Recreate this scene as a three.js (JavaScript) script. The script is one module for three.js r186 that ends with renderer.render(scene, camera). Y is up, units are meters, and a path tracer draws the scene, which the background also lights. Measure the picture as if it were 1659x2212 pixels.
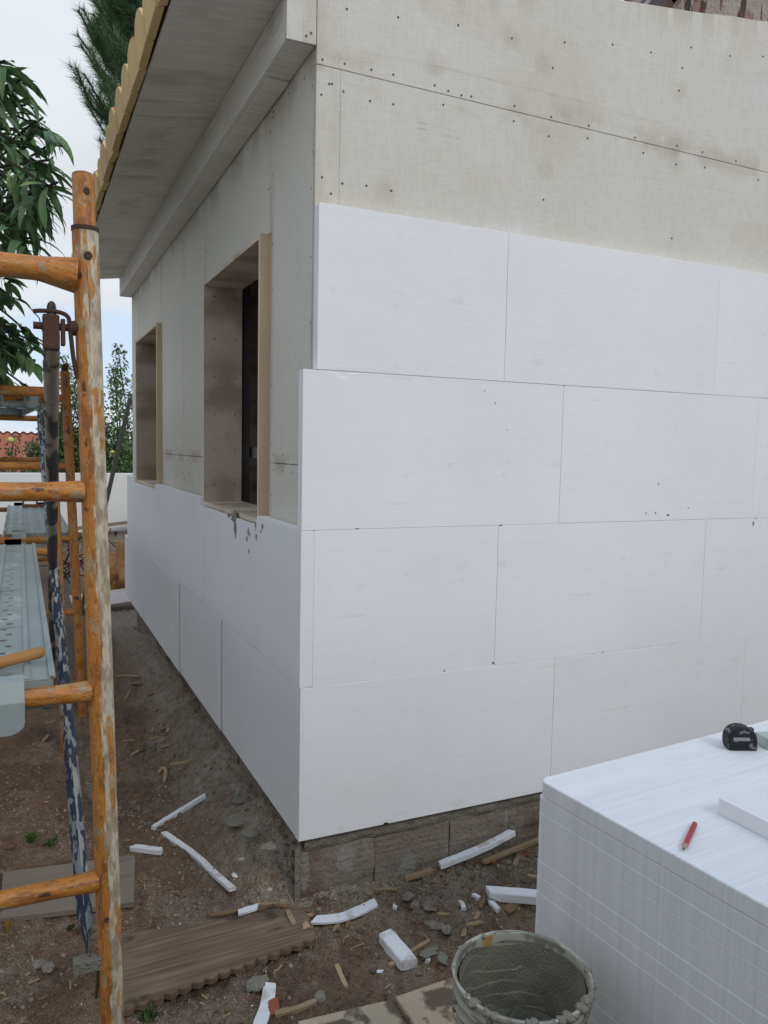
import * as THREE from 'three';
import { mergeGeometries, mergeVertices } from 'three/addons/utils/BufferGeometryUtils.js';
import { RoundedBoxGeometry } from 'three/addons/geometries/RoundedBoxGeometry.js';

// ---------------------------------------------------------------- camera, sky, sun, exposure
const V3 = (x, y, z) => new THREE.Vector3(x, y, z);
const scene = new THREE.Scene();
const FL = 1680.34, CX = 829.5, CY = 1106;                       // lens in pixels of a 1659 x 2212 copy of the photograph
const camera = new THREE.PerspectiveCamera(66.706, 0.75, 0.05, 400);
camera.position.set(-0.795, 1.481, 2.294);
camera.rotation.set(-0.08154, -0.43872, 0.01964, 'YXZ');
camera.updateMatrixWorld(true);
const renderer = new THREE.WebGLRenderer({ antialias: true });
renderer.toneMapping = THREE.LinearToneMapping;
renderer.toneMappingExposure = 1.06;
renderer.shadowMap.enabled = true;

// ---- noise
const PERM = new Uint16Array(512); const HV = new Float32Array(512);
{ let s = 12345; const r = () => ((s = (s * 1664525 + 1013904223) >>> 0) / 4294967296);
  const a = Array.from({ length: 256 }, (_, i) => i); for (let i = 255; i > 0; i--) { const j = Math.floor(r() * (i + 1)); [a[i], a[j]] = [a[j], a[i]]; }
  for (let i = 0; i < 512; i++) PERM[i] = a[i & 255]; for (let i = 0; i < 256; i++) HV[i] = HV[i + 256] = r(); }
const fade = (t) => t * t * (3 - 2 * t), mod = (a, b) => ((a % b) + b) % b;
function vn(x, y, px = 256, py = 256) {                           // value noise, repeating after px, py cells
  const xi = Math.floor(x), yi = Math.floor(y), fx = fade(x - xi), fy = fade(y - yi);
  const x0 = mod(xi, px) & 255, x1 = mod(xi + 1, px) & 255, y0 = mod(yi, py) & 255, y1 = mod(yi + 1, py) & 255;
  const h = (a, b) => HV[PERM[a + PERM[b]]];
  const p = h(x0, y0), q = h(x1, y0), r = h(x0, y1), s = h(x1, y1);
  return p + (q - p) * fx + (r - p + (p - q - r + s) * fx) * fy;
}
function fbm(x, y, oct = 4, per = 256) { let a = 0.5, v = 0, n = 0, f = 1; for (let i = 0; i < oct; i++) { v += a * vn(x * f + i * 17, y * f + i * 31, Math.min(256, per * f), Math.min(256, per * f)); n += a; a *= 0.5; f *= 2; } return v / n; }
function vn3(x, y, z) { return (vn(x + z * 3.17, y - z * 1.31) + vn(y + 11.3 + x * 0.37, z + 5.1) + vn(z - 7.7, x + y * 0.41)) / 3; }
const sst = (a, b, x) => { const t = Math.min(1, Math.max(0, (x - a) / (b - a))); return t * t * (3 - 2 * t); };
const lerp = (a, b, t) => a + (b - a) * t, mix3 = (a, b, t) => [lerp(a[0], b[0], t), lerp(a[1], b[1], t), lerp(a[2], b[2], t)];
function rng(seed) { let s = seed >>> 0; return () => { s = (s + 0x6d2b79f5) >>> 0; let t = Math.imul(s ^ (s >>> 15), 1 | s); t = (t + Math.imul(t ^ (t >>> 7), 61 | t)) ^ t; return ((t ^ (t >>> 14)) >>> 0) / 4294967296; }; }

// ---- sky: bright broken overcast with some blue
{
  const w = 1024, h = 512, d = new Float32Array(w * h * 4);
  for (let j = 0; j < h; j++) for (let i = 0; i < w; i++) {
    const el = ((j + 0.5) / h - 0.5) * Math.PI, az = ((i + 0.5) / w) * 2 * Math.PI;
    const y = Math.sin(el), x = Math.cos(el) * Math.cos(az), z = Math.cos(el) * Math.sin(az);
    const k = 1 / (Math.max(y, 0) + 0.22);
    const n = fbm(x * k * 1.5 + 40.3, z * k * 1.5 + 22.4, 5), m = fbm(x * k * 3.1 + 9, z * k * 3.1 + 4, 4);
    const cov = sst(0.39, 0.55, n);
    const blue = mix3([0.62, 0.76, 0.93], [0.40, 0.56, 0.82], sst(0.0, 0.8, y));
    const g = 0.68 + 0.22 * m, cloud = [g * 0.945, g, g * 1.06];
    const c = mix3(blue, cloud, cov), o = (j * w + i) * 4;
    const lo = sst(0.02, -0.15, y);
    d[o] = lerp(c[0], 0.30, lo); d[o + 1] = lerp(c[1], 0.29, lo); d[o + 2] = lerp(c[2], 0.28, lo); d[o + 3] = 1;
  }
  const t = new THREE.DataTexture(d, w, h, THREE.RGBAFormat, THREE.FloatType);
  t.mapping = THREE.EquirectangularReflectionMapping; t.magFilter = THREE.LinearFilter; t.minFilter = THREE.LinearFilter; t.needsUpdate = true;
  scene.background = t; scene.environment = t;
}
const sun = new THREE.DirectionalLight(new THREE.Color(1.0, 0.965, 0.92), 1.3);
sun.position.set(2.5, 6.7, 7.8); sun.target.position.set(0, 1, 0); scene.add(sun); scene.add(sun.target);
sun.castShadow = true; sun.shadow.radius = 50; sun.shadow.mapSize.set(2048, 2048);
Object.assign(sun.shadow.camera, { left: -9, right: 9, top: 9, bottom: -9, near: 0.5, far: 40 });

// ---------------------------------------------------------------- helpers
function rayDir(u, v) { return V3((u - CX) / FL, -(v - CY) / FL, -1).applyQuaternion(camera.quaternion); }
function onPlane(u, v, axis, val) { const d = rayDir(u, v), c = camera.position; return c.clone().addScaledVector(d, (val - c[axis]) / d[axis]); }
const gp = (u, v, y = -0.035) => onPlane(u, v, 'y', y);
const dp = (u, v, dist) => camera.position.clone().addScaledVector(rayDir(u, v), dist);
const K = 1659 / 1920;
const crop = (x0, y0, s) => (a, b) => [(x0 + a * s) * K, (y0 + b * s) * K];   // pixels of an enlarged detail of the photograph
const zA = crop(280, 1900, 0.33755), zB = crop(700, 1950, 0.42194), zC = crop(680, 2350, 0.31344), zL = crop(0, 1240, 0.32542), zM = crop(280, 1180, 0.48826);

const used = {};
function numbered(n) { used[n] = (used[n] ?? -1) + 1; return used[n] ? n + '_' + String(used[n]).padStart(3, '0') : n; }
function tag(o, label, category, group, kind) { if (label) o.userData.label = label; if (category) o.userData.category = category; if (group) o.userData.group = group; if (kind) o.userData.kind = kind; return o; }
function shade(o) { o.traverse((m) => { if (m.isMesh) { m.castShadow = true; m.receiveShadow = true; } }); return o; }
function thing(name, label, category, pos, group) { const g = new THREE.Group(); g.name = numbered(name); if (pos) g.position.copy(pos); scene.add(g); return tag(g, label, category, group); }
function solo(name, geo, mat, label, category, group, pos) { const m = new THREE.Mesh(geo, mat); m.name = numbered(name); if (pos) m.position.copy(pos); scene.add(m); return tag(m, label, category, group); }
function part(name, geo, mat, parent, label) { const m = new THREE.Mesh(geo, mat); m.name = name; parent.add(m); if (label) m.userData.label = label; return m; }
function structure(name, geo, mat) { const m = new THREE.Mesh(geo, mat); m.name = name; scene.add(m); m.userData.kind = 'structure'; return m; }

const bx = (x0, x1, y0, y1, z0, z1) => { const g = new THREE.BoxGeometry(Math.abs(x1 - x0), Math.abs(y1 - y0), Math.abs(z1 - z0)); g.translate((x0 + x1) / 2, (y0 + y1) / 2, (z0 + z1) / 2); return g; };
function rb(x0, x1, y0, y1, z0, z1, r = 0.002) { const g = new RoundedBoxGeometry(Math.abs(x1 - x0), Math.abs(y1 - y0), Math.abs(z1 - z0), 1, r); g.translate((x0 + x1) / 2, (y0 + y1) / 2, (z0 + z1) / 2); return g; }
const flat = (g) => (g.index ? g.toNonIndexed() : g);
function boxUV(geo, ou = 0, ov = 0, swapSide = false) {            // uv in metres, by the way each face points
  const g = flat(geo), p = g.attributes.position, uv = new Float32Array(p.count * 2), a = V3(), b = V3(), c = V3(), n = V3();
  for (let i = 0; i < p.count; i += 3) {
    a.fromBufferAttribute(p, i); b.fromBufferAttribute(p, i + 1); c.fromBufferAttribute(p, i + 2);
    n.copy(b).sub(a).cross(c.clone().sub(a)); const X = Math.abs(n.x), Y = Math.abs(n.y), Z = Math.abs(n.z);
    for (let k = 0; k < 3; k++) { const q = [a, b, c][k]; let u, v;
      if (Y >= X && Y >= Z) { u = q.x; v = q.z; } else if (X >= Z) { u = q.z; v = q.y; if (swapSide) [u, v] = [v, u]; } else { u = q.x; v = q.y; if (swapSide) [u, v] = [v, u]; }
      uv[(i + k) * 2] = u + ou; uv[(i + k) * 2 + 1] = v + ov; }
  }
  g.setAttribute('uv', new THREE.BufferAttribute(uv, 2)); return g;
}
function mapUV(geo, fn) { const g = flat(geo), p = g.attributes.position, uv = new Float32Array(p.count * 2); for (let i = 0; i < p.count; i++) { const [u, v] = fn(p.getX(i), p.getY(i), p.getZ(i)); uv[2 * i] = u; uv[2 * i + 1] = v; } g.setAttribute('uv', new THREE.BufferAttribute(uv, 2)); return g; }
function slab(pts, depth, bevel = 0.002) {                        // outline in x,y pushed along +z
  const s = new THREE.Shape(pts.map(([x, y]) => new THREE.Vector2(x, y)));
  return new THREE.ExtrudeGeometry(s, { depth: depth - 2 * bevel, bevelEnabled: bevel > 0, bevelThickness: bevel, bevelSize: bevel, bevelOffset: -bevel, bevelSegments: 1, curveSegments: 6 }).translate(0, 0, bevel);
}
function rod(a, b, r0, r1 = r0, seg = 14, hs = 1) { const d = b.clone().sub(a), g = new THREE.CylinderGeometry(r1, r0, d.length(), seg, hs); g.applyQuaternion(new THREE.Quaternion().setFromUnitVectors(V3(0, 1, 0), d.normalize())); g.translate((a.x + b.x) / 2, (a.y + b.y) / 2, (a.z + b.z) / 2); return g; }
const pipe = (pts, r, seg = 24, rs = 8) => new THREE.TubeGeometry(new THREE.CatmullRomCurve3(pts, false, 'centripetal'), seg, r, rs, false);
function merge(list) { return mergeGeometries(list.map((g) => { const q = flat(g); for (const k of Object.keys(q.attributes)) if (!['position', 'normal', 'uv'].includes(k)) q.deleteAttribute(k); if (!q.attributes.uv) q.setAttribute('uv', new THREE.BufferAttribute(new Float32Array(q.attributes.position.count * 2), 2)); return q; })); }
function lump(r, sx, sy, sz, seed, rough = 0.35, detail = 1) {     // an uneven stone or clod
  const g = mergeVertices(new THREE.IcosahedronGeometry(1, detail).deleteAttribute('normal').deleteAttribute('uv')), p = g.attributes.position;
  for (let i = 0; i < p.count; i++) { const x = p.getX(i), y = p.getY(i), z = p.getZ(i), k = r * (1 + rough * (vn3(x * 1.7 + seed * 3.1, y * 1.7 + seed, z * 1.7) - 0.5) * 2); p.setXYZ(i, x * k * sx, y * k * sy, z * k * sz); }
  g.computeVertexNormals(); return boxUV(g);
}
function blot(rad, h, seed, n = 14) {                              // flat spatter of mortar facing +z
  const pos = [], r = rng(seed), R = Array.from({ length: n }, (_, i) => rad * (0.55 + 0.75 * vn(i * 0.9 + seed * 5, seed * 1.7, n)));
  const P = (i, k, z) => { const a = (i / n) * Math.PI * 2, q = R[mod(i, n)] * k; return [Math.cos(a) * q, Math.sin(a) * q, z]; };
  for (let i = 0; i < n; i++) { pos.push(0, 0, h, ...P(i, 0.6, h * 0.9), ...P(i + 1, 0.6, h * 0.9), ...P(i, 0.6, h * 0.9), ...P(i, 1, 0), ...P(i + 1, 1, 0), ...P(i, 0.6, h * 0.9), ...P(i + 1, 1, 0), ...P(i + 1, 0.6, h * 0.9)); }
  const g = new THREE.BufferGeometry(); g.setAttribute('position', new THREE.BufferAttribute(new Float32Array(pos), 3)); g.computeVertexNormals(); return boxUV(g);
}
const clamp01 = (x) => Math.min(1, Math.max(0, x));
function tex(w, h, fn, srgb = true) {
  const d = new Uint8Array(w * h * 4);
  for (let j = 0; j < h; j++) for (let i = 0; i < w; i++) { const c = fn((i + 0.5) / w, (j + 0.5) / h, i, j), o = (j * w + i) * 4; if (typeof c === 'number') { d[o] = d[o + 1] = d[o + 2] = clamp01(c) * 255; } else { d[o] = clamp01(c[0]) * 255; d[o + 1] = clamp01(c[1]) * 255; d[o + 2] = clamp01(c[2]) * 255; } d[o + 3] = 255; }
  const t = new THREE.DataTexture(d, w, h, THREE.RGBAFormat); t.wrapS = t.wrapT = THREE.RepeatWrapping; t.magFilter = THREE.LinearFilter; t.minFilter = THREE.LinearMipmapLinearFilter; t.generateMipmaps = true; if (srgb) t.colorSpace = THREE.SRGBColorSpace; t.needsUpdate = true; return t;
}
const again = (t, x, y = x) => { const c = t.clone(); c.repeat.set(x, y); c.needsUpdate = true; return c; };
const M = (o) => new THREE.MeshStandardMaterial({ roughness: 0.9, ...o });
const rgb = (r, g, b) => new THREE.Color().setRGB(r, g, b);

// ---------------------------------------------------------------- materials
const mat = {};
{ // expanded polystyrene: hot-wire streaks along u, 1 m tile
  const st = (u, v) => 0.55 * vn(u * 3, v * 150, 3, 150) + 0.3 * vn(u * 8, v * 256, 8, 256) + 0.15 * vn(u * 128, v * 128, 128, 128);
  const c = tex(1024, 1024, (u, v) => { const s = st(u, v) - 0.5, f = fbm(u * 4, v * 4, 4, 4) - 0.5, bead = vn(u * 200, v * 200, 200, 200) - 0.5, k = 0.925 + 0.012 * s + 0.03 * f + 0.014 * bead, dirt = sst(0.60, 0.76, fbm(u * 3 + 5, v * 6 + 2, 6, 3)) * 0.035 + sst(0.73, 0.82, fbm(u * 9 + 1, v * 22 + 7, 5, 9)) * 0.10; return mix3([k, k * 0.998, k * 0.998], [0.72, 0.67, 0.58], dirt); });
  const b = tex(1024, 1024, (u, v) => st(u, v) * 0.45 + 0.4 * vn(u * 230, v * 230, 230, 230) + 0.15 * sst(0.8, 0.9, vn(u * 40, v * 40, 40, 40)), false);
  mat.eps = M({ map: c, bumpMap: b, bumpScale: 0.0005, roughness: 0.85 });
  // a stack's cut sides: stronger streaks
  const s2 = (u, v) => 0.5 * vn(u * 2, v * 110, 2, 110) + 0.3 * vn(u * 2, v * 256, 2, 256) + 0.2 * vn(u * 5, v * 37, 5, 37);
  const c2 = tex(1024, 1024, (u, v) => { const k = 0.915 + 0.06 * (s2(u, v) - 0.5); return [k, k * 1.002, k * 1.006]; });
  const b2 = tex(1024, 1024, (u, v) => s2(u, v), false);
  mat.epsCut = M({ map: c2, bumpMap: b2, bumpScale: 0.002, roughness: 0.85 });
  const c3 = tex(512, 512, (u, v) => { const f = fbm(u * 10, v * 10, 4, 10), k = 0.93 - 0.02 * f, d = sst(0.55, 0.8, fbm(u * 6 + 3, v * 6, 5, 6)); return mix3([k, k, k * 1.005], [0.66, 0.60, 0.52], d * 0.5); });
  mat.epsDirty = M({ map: again(c3, 4), bumpMap: b, bumpScale: 0.002 });
}
const weave = (x, y) => 0.5 * vn(x * 300, y * 24) + 0.5 * vn(x * 24, y * 300);
const SCREW_F = [], SCREW_L = [];
{ // sheathing boards: pale mineral board with a glass weave, brown water and dust stains at joints and screws
  const zF = crop(760, 0, 0.69922);
  for (const [a, b] of [[153,32],[337,62],[551,90],[743,137],[932,151],[1103,159],[1240,187],[1384,170],[1523,200],[1641,202],[889,243],[1352,243],[1341,324],[66,213],[145,228],[241,249],[319,267],[467,305],[516,325],[563,341],[598,345],[753,379],[884,418],[1018,449],[1183,492],[1333,521],[1424,544],[1544,576],[1624,643],[1432,599],[1330,588],[1213,547],[1014,494],[875,487],[750,433],[498,375],[319,373],[236,361],[141,327],[62,338],[90,300],[100,300],[64,634],[96,692],[137,656],[223,664],[312,682],[856,714],[1315,852],[26,118],[8,128]]) {
    const q = onPlane(...zF(a, b), 'z', -0.045); SCREW_F.push([q.x, q.y, 1]);
  }
  for (const [a, b] of [[743,137],[470,228],[855,228],[1341,324],[753,379],[1333,521],[290,682],[862,603],[1330,588]]) { const q = onPlane(...zF(a, b), 'z', -0.045); SCREW_F.push([q.x, q.y, 0]); }
  const MARKS = [[410, 438, 437, 443, 0.7], [408, 459, 436, 464, 0.7], [505, 487, 556, 495, 0.35], [240, 192, 620, 262, 0.16], [470, 236, 1000, 366, 0.3], [1040, 380, 1480, 494, 0.16], [925, 578, 955, 583, 0.3], [1200, 630, 1540, 688, 0.14], [1310, 90, 1272, 400, 0.12]].map(([a, b, c, d, k]) => { const p = onPlane(...zF(a, b), 'z', -0.045), q = onPlane(...zF(c, d), 'z', -0.045); return [p.x, p.y, q.x, q.y, k]; });
  const spots = SCREW_F.filter((s) => s[2] === 0);
  mat.sheathF = M({ map: tex(2048, 760, (u, v) => {
    const x = u * 5, y = 2.15 + v * 1.9;
    let c = mix3([0.84, 0.82, 0.778], [0.805, 0.785, 0.738], fbm(x * 3.2, y * 3.2, 4));
    c = mix3(c, [0.83, 0.825, 0.81], sst(0.5, 0.7, fbm(x * 1.3 + 9, y * 2.0 + 3, 4)) * 0.5);
    const n = fbm(x * 9, y * 14, 4), yj = 2.645;
    let st = 0;
    st += sst(0.09, 0.0, Math.abs(y - yj) * (y > yj ? 0.8 : 1.25)) * sst(0.42, 0.68, n) * 0.5;
    st += sst(0.16, 0.05, x) * sst(0.3, 0.7, fbm(x * 14, y * 5, 4)) * 0.5;
    st += sst(0.14, 0.0, 2.948 + 0.1424 * x - y) * sst(0.45, 0.7, fbm(x * 22, y * 2.5 + 7, 4)) * 0.5;
    for (const [sx, sy] of spots) { const d = Math.hypot(x - sx, y - sy); if (d < 0.1) st += sst(0.055, 0.012, d + 0.02 * (vn(x * 60, y * 60) - 0.5)) * 0.3; }
    st += sst(0.58, 0.75, fbm(x * 2.1 + 4, y * 5 + 1, 5)) * 0.16;
    for (const [ax, ay, bx2, by2, k] of MARKS) { const dx = bx2 - ax, dy = by2 - ay, t = clamp01(((x - ax) * dx + (y - ay) * dy) / (dx * dx + dy * dy)), d = Math.hypot(x - ax - t * dx, y - ay - t * dy); if (d < 0.006) st += sst(0.004, 0.0012, d) * k * (0.5 + vn(x * 40, y * 9)); }
    c = mix3(c, [0.60, 0.53, 0.45], clamp01(st) * 0.5);
    const w = 1 + 0.075 * (weave(x, y) - 0.5) + 0.05 * (vn(x * 380, y * 380) - 0.5);
    return [c[0] * w, c[1] * w, c[2] * w];
  }), roughness: 0.92 });
  mat.sheathL = M({ map: tex(2048, 760, (u, v) => {
    const x = u * 4.6, y = 1.1 + v * 1.8;
    let c = mix3([0.84, 0.82, 0.778], [0.805, 0.785, 0.738], fbm(x * 2.2, y * 2.2, 4));
    const n = fbm(x * 8 + 3, y * 10, 4); let st = 0;
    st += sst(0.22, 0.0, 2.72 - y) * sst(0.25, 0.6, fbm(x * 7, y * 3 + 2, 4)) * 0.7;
    st += sst(0.05, 0.0, Math.abs(y - 1.42)) * sst(0.4, 0.65, n) * 0.6;
    st += sst(1.55, 1.15, y) * sst(0.3, 0.65, fbm(x * 3, y * 3 + 5, 5)) * 0.4;
    for (const j of [0.045, 0.5, 1.59, 2.165, 2.91, 3.94]) st += sst(0.045, 0.0, Math.abs(x - j)) * sst(0.42, 0.7, fbm(x * 30, y * 4 + j, 4)) * 0.6;
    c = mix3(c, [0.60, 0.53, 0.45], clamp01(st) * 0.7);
    const w = 1 + 0.06 * (weave(x, y) - 0.5) + 0.05 * (vn(x * 380, y * 380) - 0.5);
    return [c[0] * w, c[1] * w, c[2] * w];
  }), roughness: 0.92 });
  mat.board = M({ map: tex(1024, 1024, (u, v) => {
    let c = mix3([0.87, 0.805, 0.74], [0.82, 0.75, 0.68], fbm(u * 5, v * 5, 5, 5));
    c = mix3(c, [0.56, 0.47, 0.39], sst(0.5, 0.75, fbm(u * 4 + 1, v * 7, 5, 4)) * 0.45);
    const w = 1 + 0.07 * (0.5 * vn(u * 256, v * 24, 256, 24) + 0.5 * vn(u * 24, v * 256, 24, 256) - 0.5); return [c[0] * w, c[1] * w, c[2] * w];
  }), roughness: 0.92 });
  mat.soffit = M({ map: tex(1024, 1024, (u, v) => {
    let c = mix3([0.89, 0.87, 0.83], [0.86, 0.83, 0.785], fbm(u * 3, v * 5, 4, 3));
    c = mix3(c, [0.62, 0.54, 0.46], sst(0.55, 0.8, fbm(u * 5 + 3, v * 6, 5, 5)) * 0.3);
    const w = 1 + 0.09 * (vn(u * 6, v * 180, 6, 180) - 0.5); return [c[0] * w, c[1] * w, c[2] * w];
  }), roughness: 0.92 });
}
mat.jamb = M({ map: tex(512, 512, (u, v) => { const k = fbm(u * 6, v * 3, 4, 3); let c = mix3([0.90, 0.81, 0.68], [0.82, 0.72, 0.59], k); return c; }), roughness: 0.9 });
mat.screw = M({ color: rgb(0.09, 0.085, 0.078), roughness: 0.6, metalness: 0.3 });
mat.stud = M({ color: rgb(0.10, 0.10, 0.105), roughness: 0.5, metalness: 0.5 });
mat.rail = M({ color: rgb(0.5, 0.5, 0.5), roughness: 0.4, metalness: 0.6 });
{ const f = (u, v) => 0.5 * fbm(u * 9, v * 9, 5, 9) + 0.5 * vn(u * 120, v * 120, 120, 120);
  const mp = tex(1024, 1024, (u, v) => { const c = mix3([0.56, 0.545, 0.49], [0.45, 0.43, 0.385], fbm(u * 8, v * 8, 5, 8)); const w = 0.9 + 0.2 * vn(u * 200, v * 200, 200, 200); return [c[0] * w, c[1] * w, c[2] * w]; });
  const bp = tex(1024, 1024, f, false);
  mat.mortar = M({ map: again(mp, 2), bumpMap: again(bp, 2), bumpScale: 0.006, roughness: 0.97 });
  mat.mortarWet = M({ color: 0xd8dccf, map: again(mp, 2), bumpMap: again(bp, 2), bumpScale: 0.003, roughness: 0.8 });
  mat.coat = M({ map: tex(512, 512, (u, v) => { let c = mix3([0.52, 0.505, 0.45], [0.42, 0.405, 0.355], fbm(u * 14, v * 26, 4, 14)); const w = v * 34 + 3 * fbm(u * 5, v * 9, 3, 5), ln = Math.abs(w - Math.round(w)); return mix3(c, [0.66, 0.64, 0.57], sst(0.10, 0.03, ln) * sst(0.5, 0.62, fbm(u * 5 + 3, v * 20, 4, 5)) * 0.8); }), bumpMap: again(bp, 2), bumpScale: 0.003, roughness: 0.85 });
  mat.plinth = M({ map: tex(1024, 1024, (u, v) => {
    let c = mix3([0.50, 0.43, 0.385], [0.42, 0.35, 0.31], fbm(u * 8, v * 30, 4, 8));
    c = mix3(c, [0.53, 0.49, 0.44], sst(0.27, 0.45, fbm(u * 5 + 2, v * 5, 5, 5)) * 0.9);
    c = mix3(c, [0.60, 0.60, 0.57], sst(0.64, 0.72, fbm(u * 12 + 7, v * 5, 5, 5)) * 0.6);
    const w = 0.86 + 0.28 * vn(u * 6, v * 140, 6, 140) * 0.6 + 0.1 * vn(u * 200, v * 200, 200, 200); return [c[0] * w, c[1] * w, c[2] * w];
  }), bumpMap: bp, bumpScale: 0.006, roughness: 0.97 });
  mat.soilMap = tex(1024, 1024, (u, v) => { const w = 0.50 + 0.55 * fbm(u * 30, v * 30, 5, 30) + 0.42 * vn(u * 250, v * 250, 250, 250) + (vn(u * 200 + 9, v * 200, 200, 200) > 0.9 ? 0.2 : 0) - (vn(u * 90 + 5, v * 90, 90, 90) > 0.86 ? 0.18 : 0); return [w * 1.04, w * 0.975, w * 0.91]; });
  mat.soilBump = tex(1024, 1024, (u, v) => 0.6 * fbm(u * 40, v * 40, 4, 40) + 0.4 * vn(u * 200, v * 200, 200, 200), false);
  mat.soil = M({ vertexColors: true, map: again(mat.soilMap, 1.7), bumpMap: again(mat.soilBump, 1.7), bumpScale: 0.022, roughness: 1 });
}
function paintTube(seed, side) { // orange enamel, rust, mortar spatter; side = where round the tube the spatter is thick (0..1), or -1
  return tex(256, 2048, (u, v) => {
    const y = v * 2, x = u * 0.152; let c = mix3([0.775, 0.525, 0.225], [0.70, 0.435, 0.16], fbm(x * 30 + seed, y * 8, 4));
    c = mix3(c, [0.50, 0.31, 0.16], sst(0.5, 0.72, fbm(x * 90 + 3, y * 22 + seed, 5)) * 0.6);
    c = mix3(c, [0.29, 0.19, 0.15], sst(0.72, 0.78, fbm(x * 34 + 8 + seed, y * 22 + 3, 5)) * 0.8);
    c = mix3(c, [0.27, 0.19, 0.15], sst(0.80, 0.88, vn(x * 190 + seed, y * 60)) * 0.25);
    const sp = sst(0.66, 0.71, fbm(x * 44 + 2, y * 30 + seed * 2, 5)); c = mix3(c, [0.64, 0.60, 0.52], sp * 0.65);
    c = mix3(c, [0.72, 0.69, 0.63], sst(0.86, 0.9, vn(x * 330 + 5, y * 260 + seed)) * 0.7);
    if (side >= 0) { let d = Math.abs(u - side); d = Math.min(d, 1 - d); const e = d - 0.235 + 0.17 * (fbm(x * 20 + 5, y * 3.2 + seed, 4) - 0.5) + 0.16 * (fbm(x * 120, y * 26 + seed, 4) - 0.5); const k = sst(0.012, -0.012, e), scr = sst(0.38, 0.66, fbm(x * 75, y * 34, 5)), bare = sst(0.60, 0.66, fbm(x * 60 + 9, y * 12, 5)); c = mix3(c, mix3([0.79, 0.75, 0.66], [0.62, 0.57, 0.49], scr), k * (1 - 0.85 * bare) * 0.95); }
    const w = 0.93 + 0.14 * vn(x * 400, y * 120); return [c[0] * w, c[1] * w, c[2] * w];
  });
}
{ const bpt = tex(256, 1024, (u, v) => fbm(u * 5, v * 40, 5), false);
  mat.post = M({ map: paintTube(1.3, 0.19), bumpMap: bpt, bumpScale: 0.003, roughness: 0.55 });
  mat.rung = M({ map: paintTube(5.1, -1), bumpMap: bpt, bumpScale: 0.003, roughness: 0.5 });
  mat.farPost = M({ map: paintTube(8.7, -1), bumpMap: bpt, bumpScale: 0.003, roughness: 0.6 });
  mat.braceGrey = M({ map: tex(256, 2048, (u, v) => { const y = v * 2.4; let c = mix3([0.34, 0.31, 0.28], [0.24, 0.225, 0.22], fbm(u * 3, y * 9, 4)); c = mix3(c, [0.585, 0.54, 0.475], sst(0.46, 0.56, fbm(u * 2.4 + 3, y * 13, 5))); return c; }), bumpMap: tex(256, 2048, (u, v) => fbm(u * 2.4 + 3, v * 2.4 * 13, 5), false), bumpScale: 0.012, roughness: 0.95 });
  mat.braceBlue = M({ map: tex(256, 2048, (u, v) => { const y = v * 2.4; let c = mix3([0.13, 0.16, 0.225], [0.20, 0.24, 0.30], fbm(u * 4, y * 12, 4)); const k = sst(0.51, 0.58, fbm(u * 11 + 3, y * 42, 5)), k2 = sst(0.6, 0.64, fbm(u * 5 + 8, y * 14, 5)); c = mix3(c, [0.62, 0.63, 0.61], k * 0.75); return mix3(c, [0.66, 0.65, 0.59], k2 * 0.8); }), bumpMap: bpt, bumpScale: 0.005, roughness: 0.75 });
  mat.rust = M({ map: tex(256, 256, (u, v) => mix3([0.36, 0.24, 0.18], [0.22, 0.15, 0.12], fbm(u * 12, v * 12, 4, 12))), roughness: 0.85 });
  mat.galv = M({ map: tex(1024, 1024, (u, v) => { let c = mix3([0.68, 0.715, 0.70], [0.57, 0.61, 0.605], fbm(u * 7, v * 7, 5, 7)); c = mix3(c, [0.40, 0.38, 0.33], sst(0.52, 0.68, fbm(u * 4 + 2, v * 9, 5, 4)) * 0.75); c = mix3(c, [0.78, 0.79, 0.77], sst(0.64, 0.7, fbm(u * 10 + 5, v * 5, 5, 5)) * 0.6); return c; }), roughness: 0.5, metalness: 0.15 });
}
function woodTex(a, b, f, seed) { return tex(512, 512, (u, v) => { const s = 0.6 * vn(u * 3 + seed, v * 60, 3, 60) + 0.4 * fbm(u * 5, v * 40 + seed, 4, 5); let c = mix3(a, b, s); return mix3(c, [0.2, 0.16, 0.13], sst(0.6, 0.8, fbm(u * 4, v * 9 + seed, 5, 4)) * f); }); }
mat.wood = M({ map: again(woodTex([0.68, 0.59, 0.46], [0.55, 0.46, 0.345], 0.25, 1), 4) });
mat.woodPale = M({ map: again(woodTex([0.76, 0.67, 0.54], [0.65, 0.54, 0.41], 0.15, 4), 4) });
mat.woodBrown = M({ map: again(woodTex([0.56, 0.46, 0.34], [0.44, 0.345, 0.245], 0.3, 7), 4) });
mat.plank = M({ map: again(woodTex([0.60, 0.52, 0.43], [0.35, 0.285, 0.225], 0.9, 2), 2), bumpMap: again(woodTex([1, 1, 1], [0, 0, 0], 0, 2), 2), bumpScale: 0.004 });
mat.ply = M({ map: woodTex([0.56, 0.51, 0.46], [0.50, 0.45, 0.40], 0.2, 5) });
mat.paver = M({ map: again(tex(512, 512, (u, v) => mix3(mix3([0.79, 0.725, 0.63], [0.73, 0.66, 0.56], fbm(u * 5, v * 5, 4, 5)), [0.33, 0.28, 0.23], sst(0.52, 0.66, fbm(u * 7 + 3, v * 7, 5, 7)) * 0.75)), 2.2), bumpMap: again(mat.soilBump, 2), bumpScale: 0.004 });
mat.clay = M({ map: tex(256, 256, (u, v) => mix3([0.71, 0.45, 0.35], [0.60, 0.36, 0.27], fbm(u * 6, v * 6, 4, 6))), roughness: 0.9 });
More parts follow.
